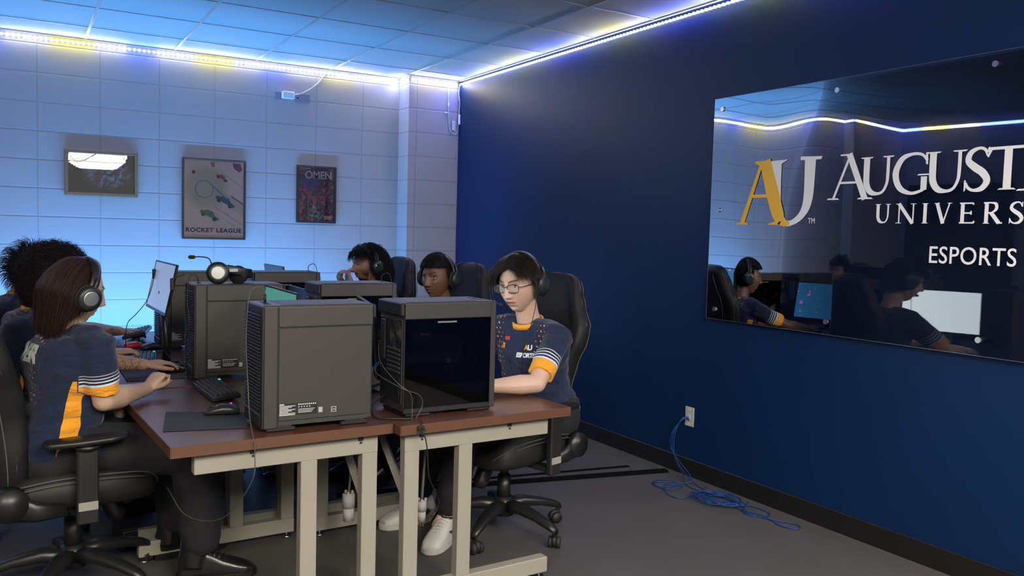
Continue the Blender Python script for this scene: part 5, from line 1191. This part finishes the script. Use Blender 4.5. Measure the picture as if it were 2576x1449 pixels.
b = new_bm(); polymesh(b, [(-.03, .29), (.005, .29), (.002, .25), (-.02, .25)], 0, .0005); onp('yellow_shape', b, mat('yellow ink', (.50, .36, .12), .5), p2)
b = new_bm()
for (x0_, z0_, x1_, z1_, w_) in ((.0, -.06, .22, -.20, .004), (-.03, -.09, .2, -.24, .003), (.05, .21, .22, .10, .004), (.13, .02, .222, -.04, .016)): polymesh(b, [(x0_, z0_), (x1_, z1_), (x1_, z1_ + w_), (x0_, z0_ + w_)], 0, .0004)
onp('speed_lines', b, mat('line ink', (.25, .18, .30), .5), p2)
t3, p3, w3, h3 = frame('narrow portrait poster titled OMEN with red and blue abstract art, black frame', -1.381, -1.044, 1.430, 1.907, .018, M_FBK, art('omen art', a3))
b = text_bm('OMEN', .07, .0003, .0012, .95); fit_bm(b, -.095, .130, .130, .195); onp('lettering', b, mat('pale ink', (.60, .65, .70), .5), p3)
b = new_bm(); polymesh(b, [(.07, -.205), (.135, -.205), (.135, -.175), (.07, -.175)], 0, .0004); onp('price_box', b, mat('pink ink', (.55, .35, .40), .5), p3)
for tt, ww, hh in ((t2, w2, h2), (t3, w3, h3)):
    bm = new_bm(); box(bm, -ww, ww, -.0155, -.0145, -hh, hh); mkobj('cover_sheet', bm, M_ACRY, tt)

# ------------------------------------------------------------------ acrylic wall sign
sg = thing('wall_sign', 'clear acrylic sign with the gold and white AU mark, AUGUSTA UNIVERSITY and ESPORTS', 'sign', (0, -4.66, 1.55))
O = V((0, -4.66, 1.55)); SX = -.030
bm = new_bm(); ya, yb, za, zb = -3.452, -5.890, .943, 2.160; ny, nz = 120, 50; fr, bk = {}, {}
def warp(y, z):
    e = min(1, max(0, min(abs(y - ya), abs(y - yb)) / .25)); w = .0010 * math.sin((y + 3.45) * 2 * PI / .76 + .4 * math.sin(z * 2)) + .0005 * math.sin((y + 3.6) * 2 * PI / 1.3 + z) + .0004 * math.sin(z * 4.2)
    return w * (.4 + .6 * e) - sst(3.85, 4.25, -y) * .0024 * (1 + math.tanh((z - 1.97) / .15))
for i in range(ny + 1):
    for j in range(nz + 1):
        y = ya + (yb - ya) * i / ny; z = za + (zb - za) * j / nz; w = warp(y, z); fr[i, j] = bm.verts.new((SX - .0025 + w, y - O.y, z - O.z)); bk[i, j] = bm.verts.new((SX + .0025 + w, y - O.y, z - O.z))
for i in range(ny):
    for j in range(nz):
        bm.faces.new((fr[i, j], fr[i, j + 1], fr[i + 1, j + 1], fr[i + 1, j])).smooth = True; bm.faces.new((bk[i, j], bk[i + 1, j], bk[i + 1, j + 1], bk[i, j + 1])).smooth = True
mkobj('acrylic_panel', bm, glassmat('sign acrylic', (.95, .96, .97), .72, .01), sg)
M_AED = mat('polished acrylic edge', (.35, .42, .45), .15, spec=.8); bm = new_bm()
for (a, b_, c, d) in ((ya - O.y, ya - O.y + .0006, za - O.z, zb - O.z), (yb - O.y - .0006, yb - O.y, za - O.z, zb - O.z), (yb - O.y, ya - O.y, za - O.z - .0006, za - O.z), (yb - O.y, ya - O.y, zb - O.z, zb - O.z + .0006)): box(bm, SX - .0026, SX + .0026, a, b_, c, d)
mkobj('panel_edge', bm, M_AED, sg)
M_ST = mat('brushed standoff', (.62, .60, .58), .28, 1)
for (y, z) in ((-3.517, 2.10), (-4.27, 2.105), (-5.02, 2.110), (-5.80, 2.11), (-3.517, 1.548), (-5.80, 1.548), (-3.517, .998), (-4.27, 1.005), (-5.02, 1.008), (-5.80, 1.0)):
    bm = new_bm(); cyl(bm, (SX - .010, y - O.y, z - O.z), (SX - .0035, y - O.y, z - O.z), .0125, n=24); cyl(bm, (SX + .003, y - O.y, z - O.z), (0, y - O.y, z - O.z), .0105, n=20); mkobj('standoff', bm, M_ST, sg)
# lettering
M_SW = mat('white vinyl', (.80, .82, .84), .5); M_SG = mat('gold vinyl', (.85, .48, .03), .5)
POFF = [0]
_pm = polymesh
def polymesh(bm, poly, z0=0, z1=.001):
    POFF[0] = (POFF[0] + 1) % 9; _pm(bm, poly, z0, z1 + POFF[0] * .00004)
def rib(bm, pts, widths, dz=0, th=.0005, k=5):
    pts = [V((p[0], p[1], 0)) for p in pts]
    if k: 
        n0 = len(pts); pts = smoothpath(pts, k); ws = []
        for i in range(len(pts)):
            t = i / (len(pts) - 1) * (n0 - 1); a = min(int(t), n0 - 2); ws.append(widths[a] + (widths[a + 1] - widths[a]) * (t - a))
    else: ws = widths
    L, R = [], []
    for i, p in enumerate(pts):
        d = (pts[min(i + 1, len(pts) - 1)] - pts[max(i - 1, 0)]).normalized(); n = V((-d.y, d.x, 0)); L.append(p + n * ws[i] / 2); R.append(p - n * ws[i] / 2)
    for i in range(len(pts) - 1): polymesh(bm, [(q.x, q.y) for q in (L[i], L[i + 1], R[i + 1], R[i])][::-1], dz, dz + th)
def glyph(bm, ch, x0, x1, y0, y1, T=None, dz=0):
    w, h = x1 - x0, y1 - y0; T = T or h * .155; t = T * .38; s = h * .035
    def X(u): return x0 + u * w
    def Yy(v): return y0 + v * h
    def seg(a, b, ww): rib(bm, [a, b], [ww, ww], dz, k=0)
    def serif(cx, y, hw_): polymesh(bm, [(cx - hw_, y), (cx + hw_, y), (cx + hw_ * .75, y + (s if y < y0 + h / 2 else -s)), (cx - hw_ * .75, y + (s if y < y0 + h / 2 else -s))], dz, dz + .0005)
    if ch == 'A':
        seg((X(.14), y0), (X(.50) - T * .1, y1 - h * .02), t); seg((X(.46), y1), (X(.84), y0), T); seg((X(.26), Yy(.37)), (X(.68), Yy(.37)), t * .85); serif(X(.14), y0, w * .14); serif(X(.84), y0, w * .17); polymesh(bm, [(X(.27), y1 - s), (X(.27), y1), (X(.46) + T * .5, y1), (X(.46) + T * .3, y1 - s)], dz, dz + .0005)
    elif ch == 'U':
        r = (T + t) / 2; xa, xb = X(.20), X(.82)
        rib(bm, [(xa, y1), (xa, Yy(.55)), (xa + w * .02, Yy(.28)), (X(.34), Yy(.09)), (X(.54), y0 + t * .6), (X(.70), Yy(.10)), (xb - w * .02, Yy(.30)), (xb, Yy(.55)), (xb, y1)], [T, T, T, T * .85, t * 1.1, t, t * 1.15, t * 1.3, t * 1.3], dz); serif(xa, y1, w * .19); serif(xb, y1, w * .17)
    elif ch == 'G':
        rib(bm, [(X(.93), Yy(.80)), (X(.78), Yy(.95)), (X(.52), y1 - t * .4), (X(.25), Yy(.86)), (X(.10), Yy(.52)), (X(.22), Yy(.17)), (X(.52), y0 + t * .4), (X(.80), Yy(.08)), (X(.88), Yy(.14))], [t, t, t * 1.1, T * .8, T, T * .85, t * 1.2, t, t], dz)
        seg((X(.86), Yy(.10)), (X(.86), Yy(.42)), T * .9); serif(X(.85), Yy(.45), w * .17); polymesh(bm, [(X(.89), Yy(.72)), (X(.945), Yy(.70)), (X(.93), Yy(1.0)), (X(.88), Yy(.98))], dz, dz + .0005)
    elif ch == 'S':
        rib(bm, [(X(.86), Yy(.80)), (X(.74), Yy(.94)), (X(.52), y1 - t * .4), (X(.25), Yy(.88)), (X(.18), Yy(.70)), (X(.42), Yy(.55)), (X(.70), Yy(.42)), (X(.86), Yy(.24)), (X(.70), Yy(.07)), (X(.42), y0 + t * .4), (X(.22), Yy(.08)), (X(.10), Yy(.20))], [t, t, t, T * .7, T * .85, T, T, T * .9, T * .7, t, t, t], dz)
        polymesh(bm, [(X(.84), Yy(.76)), (X(.90), Yy(.76)), (X(.90), Yy(1.0)), (X(.84), Yy(.96))], dz, dz + .0005); polymesh(bm, [(X(.06), Yy(.0)), (X(.12), Yy(.04)), (X(.12), Yy(.26)), (X(.06), Yy(.26))], dz, dz + .0005)
    elif ch == 'T':
        seg((X(.0), y1 - t / 2), (X(1.0), y1 - t / 2), t); seg((X(.5), y0), (X(.5), y1), T); serif(X(.5), y0, w * .24)
        for u, sg_ in ((.0, 1), (1.0, -1)): polymesh(bm, [(X(u), y1), (X(u) + sg_ * w * .08, y1 - t), (X(u) - sg_ * w * .01, Yy(.78)), (X(u) - sg_ * w * .04, Yy(.78))][::sg_], dz, dz + .0005)
    elif ch == 'N':
        seg((X(.16), y0), (X(.16), y1), t); seg((X(.14), y1), (X(.84), y0), T); seg((X(.86), y0), (X(.86), y1), t); serif(X(.14), y0, w * .15); serif(X(.10), y1, w * .12); serif(X(.86), y1, w * .15)
    elif ch == 'I': seg((X(.5), y0), (X(.5), y1), T); serif(X(.5), y0, w * .48); serif(X(.5), y1, w * .48)
    elif ch == 'V': seg((X(.15), y1), (X(.52), y0), T); seg((X(.52), y0), (X(.86), y1), t); serif(X(.16), y1, w * .17); serif(X(.86), y1, w * .14)
    elif ch == 'E':
        seg((X(.22), y0), (X(.22), y1), T)
        for v, e in ((0, .92), (.5, .74), (1, .86)): yy = Yy(v) + (t / 2 if v == 0 else -t / 2 if v == 1 else 0); seg((X(.04), yy) if v != .5 else (X(.22), yy), (X(e), yy), t); seg((X(e), yy - h * .08 if v else yy), (X(e), yy + h * .10 if v != 1 else yy), t)
    elif ch == 'R':
        seg((X(.20), y0), (X(.20), y1), T); serif(X(.20), y0, w * .18); rib(bm, [(X(.05), y1 - t / 2), (X(.45), y1 - t / 2), (X(.66), Yy(.90)), (X(.68), Yy(.68)), (X(.48), Yy(.52)), (X(.22), Yy(.50))], [t, t, T * .8, T * .8, t, t], dz); seg((X(.42), Yy(.52)), (X(.84), y0 + t * .3), T); seg((X(.80), y0 + t / 2), (X(1.0), y0 + t / 2), t)
    elif ch == 'Y': seg((X(.15), y1), (X(.5), Yy(.45)), T); seg((X(.5), Yy(.45)), (X(.86), y1), t); seg((X(.5), y0), (X(.5), Yy(.48)), T); serif(X(.5), y0, w * .2); serif(X(.15), y1, w * .15); serif(X(.86), y1, w * .14)
MS = Matrix(((0, 0, -1, SX - .0048), (-1, 0, 0, 0), (0, 1, 0, 0), (0, 0, 0, 1)))  # (s, z) -> sign
def place(name, bm, m):
    for v in bm.verts: v.co = V((v.co.x + O.y, v.co.y - O.z, v.co.z))
    xform(bm, MS); bmesh.ops.recalc_face_normals(bm, faces=bm.faces[:]); return mkobj(name, bm, m, sg)
bm = new_bm()   # U of the mark
rib(bm, [(3.915, 1.785), (3.918, 1.65), (3.935, 1.54), (3.985, 1.482), (4.035, 1.480), (4.095, 1.52), (4.128, 1.60), (4.132, 1.79)], [.075, .072, .06, .03, .026, .038, .056, .066])
for a in ([(3.862, 1.776), (3.868, 1.794), (3.994, 1.797), (3.950, 1.776)], [(4.072, 1.788), (4.072, 1.806), (4.203, 1.800), (4.195, 1.786)]): polymesh(bm, a[::-1], 0, .0005)
place('letter_u_mark', bm, M_SW)
bm = new_bm()
rib(bm, [(3.700, 1.478), (3.816, 1.78)], [.030, .018], .0009, k=0); rib(bm, [(3.842, 1.797), (3.905, 1.62), (3.945, 1.52), (3.975, 1.482), (4.018, 1.476)], [.072, .082, .074, .040, .018], .0009); rib(bm, [(3.752, 1.617), (3.90, 1.617)], [.017, .017], .0009, k=0)
for a in ([(3.655, 1.468), (3.744, 1.468), (3.744, 1.474), (3.712, 1.482), (3.690, 1.482), (3.655, 1.474)], [(3.880, 1.468), (4.020, 1.468), (4.020, 1.482), (3.930, 1.486), (3.880, 1.474)], [(3.774, 1.788), (3.774, 1.799), (3.872, 1.799), (3.872, 1.785), (3.800, 1.778)], [(3.935, 1.475), (3.985, 1.475), (3.975, 1.495), (3.950, 1.510)]): polymesh(bm, a, .0009, .0014)
place('letter_a_mark', bm, M_SG)
b = text_bm('TM', .03, .0004, 0); fit_bm(b, 4.135, 4.175, 1.476, 1.502); place('trademark', b, M_SW)
for ch, a, b_, c, d in (('A', 4.240, 4.492, 1.588, 1.800), ('U', 4.418, 4.596, 1.604, 1.778), ('G', 4.585, 4.765, 1.604, 1.782), ('U', 4.740, 4.930, 1.606, 1.780), ('S', 4.912, 5.030, 1.608, 1.786), ('T', 5.018, 5.170, 1.612, 1.782), ('A', 5.130, 5.370, 1.606, 1.800)):
    bm = new_bm(); glyph(bm, ch, a, b_, c, d, .031); place('letter', bm, M_SW)
xs = 4.511
for ch, a, b_ in (('U', 4.508, 4.590), ('N', 4.615, 4.712), ('I', 4.738, 4.770), ('V', 4.795, 4.875), ('E', 4.905, 4.975), ('R', 5.004, 5.085), ('S', 5.108, 5.168), ('I', 5.200, 5.230), ('T', 5.250, 5.330), ('Y', 5.350, 5.430)):
    bm = new_bm(); glyph(bm, ch, a, b_, 1.478, 1.564, .0155); place('letter', bm, M_SW)
b = text_bm('ESPORTS', .09, .0004, .0004, 1.05); fit_bm(b, 4.785, 5.150, 1.310, 1.382); place('esports_lettering', b, M_SW)

# ------------------------------------------------------------------ lights
def area(name, loc, tgt, sx, sy, col, e, spread=180, label=None):
    ld = bpy.data.lights.new(name, 'AREA'); ld.shape = 'RECTANGLE'; ld.size = sx; ld.size_y = sy; ld.color = col; ld.energy = e; ld.spread = rad(spread)
    o = bpy.data.objects.new(name, ld); COL.objects.link(o); o.location = loc; o.rotation_euler = (V(tgt) - V(loc)).to_track_quat('-Z', 'Y').to_euler(); return o
# ceiling troffers behind the camera
M_DIF = mat('troffer diffuser', (.8, .8, .8), .4, emit=(1.0, .92, .81), es=38)
for i, (x, y) in enumerate(((-2.64, -7.76), (-2.64, -9.0), (-2.03, -7.76), (-2.03, -9.0), (-4.47, -7.76), (-4.47, -9.0), (-5.08, -7.76), (-.81, -7.76), (-.81, -9.0))):
    t = thing('ceiling_light', 'fluorescent ceiling panel behind the camera', 'light', (x, y, CEIL - .012), 0, 'fluorescent ceiling panels'); bm = new_bm(); box(bm, -.300, .300, -.600, .600, -.002, .0); mkobj('diffuser', bm, M_DIF, t)
    bm = new_bm()
    for a in ((-.305, -.30, -.605, .605), (.30, .305, -.605, .605), (-.30, .30, -.605, -.60), (-.30, .30, .60, .605)): box(bm, *a, -.006, .002)
    mkobj('frame', bm, M_TBAR, t)
# blue uplight strip standing along the foot of the block wall
t = thing('blue_light_bar', 'blue light bar standing low along the block wall behind the tables', 'light bar', (-2.4, -.45, .25))
bm = new_bm(); box(bm, -1.55, 1.45, -.02, .02, -.02, .0, .002); box(bm, -1.55, 1.45, -.026, -.020, -.02, .031, .001); mkobj('housing', bm, M_KB, t)  # room-side lip added to cut off the blue light across the ceiling
for x in (-1.4, 0, 1.3): bm = new_bm(); box(bm, x - .012, x + .012, -.012, .012, -.25, -.02); box(bm, x - .06, x + .06, -.06, .06, -.25, -.24); mkobj('stand', bm, M_KB, t)
a = area('bar_glow', (-.05, 0, .002), (-.05, 0, 1), 2.95, .02, (.09, .38, 1.0), 115.0, 160); a.parent = t
t = thing('added_spotlight', 'added spotlight behind the camera, put in to brighten the clear sign', 'light', (-2.9, -8.0, CEIL)); dv = (V((0, -4.75, 1.55)) - V((-2.9, -8.0, CEIL - .12))).normalized()  # spotlight added out of view to brighten the sign lettering
bm = new_bm(); cyl(bm, (0, 0, -.05), (0, 0, 0), .012); box(bm, -.03, .03, -.12, .12, -.02, 0, .003); mkobj('mount', bm, M_RUB, t)
bm = new_bm(); c0 = V((0, 0, -.12)); tube(bm, [c0 - dv * .10, c0 - dv * .07, c0 + dv * .0], [.025, .045, .05], 20, caps=False); mkobj('shade', bm, M_RUB, t, True)
ld = bpy.data.lights.new('sign fill spot', 'SPOT'); ld.energy = 150; ld.color = (.95, .95, 1.0); ld.spot_size = rad(38); ld.spot_blend = .7; ld.shadow_soft_size = .05
o = bpy.data.objects.new('added_sign_beam', ld); COL.objects.link(o); o.parent = t; o.location = (0, 0, -.12); o.rotation_euler = dv.to_track_quat('-Z', 'Y').to_euler()
cy = SC.cycles; cy.max_bounces = 7; cy.diffuse_bounces = 3; cy.glossy_bounces = 3; cy.transmission_bounces = 3; cy.transparent_max_bounces = 8; cy.adaptive_threshold = .03; cy.sample_clamp_indirect = 3; cy.caustics_reflective = False; cy.caustics_refractive = False
w = bpy.data.worlds.new('w'); SC.world = w; w.use_nodes = True; w.node_tree.nodes['Background'].inputs[0].default_value = (.02, .02, .03, 1); w.node_tree.nodes['Background'].inputs[1].default_value = .3
vs = SC.view_settings; vs.view_transform = 'Standard'; vs.look = 'None'; vs.gamma = 1; vs.exposure = 0; vs.use_curve_mapping = False
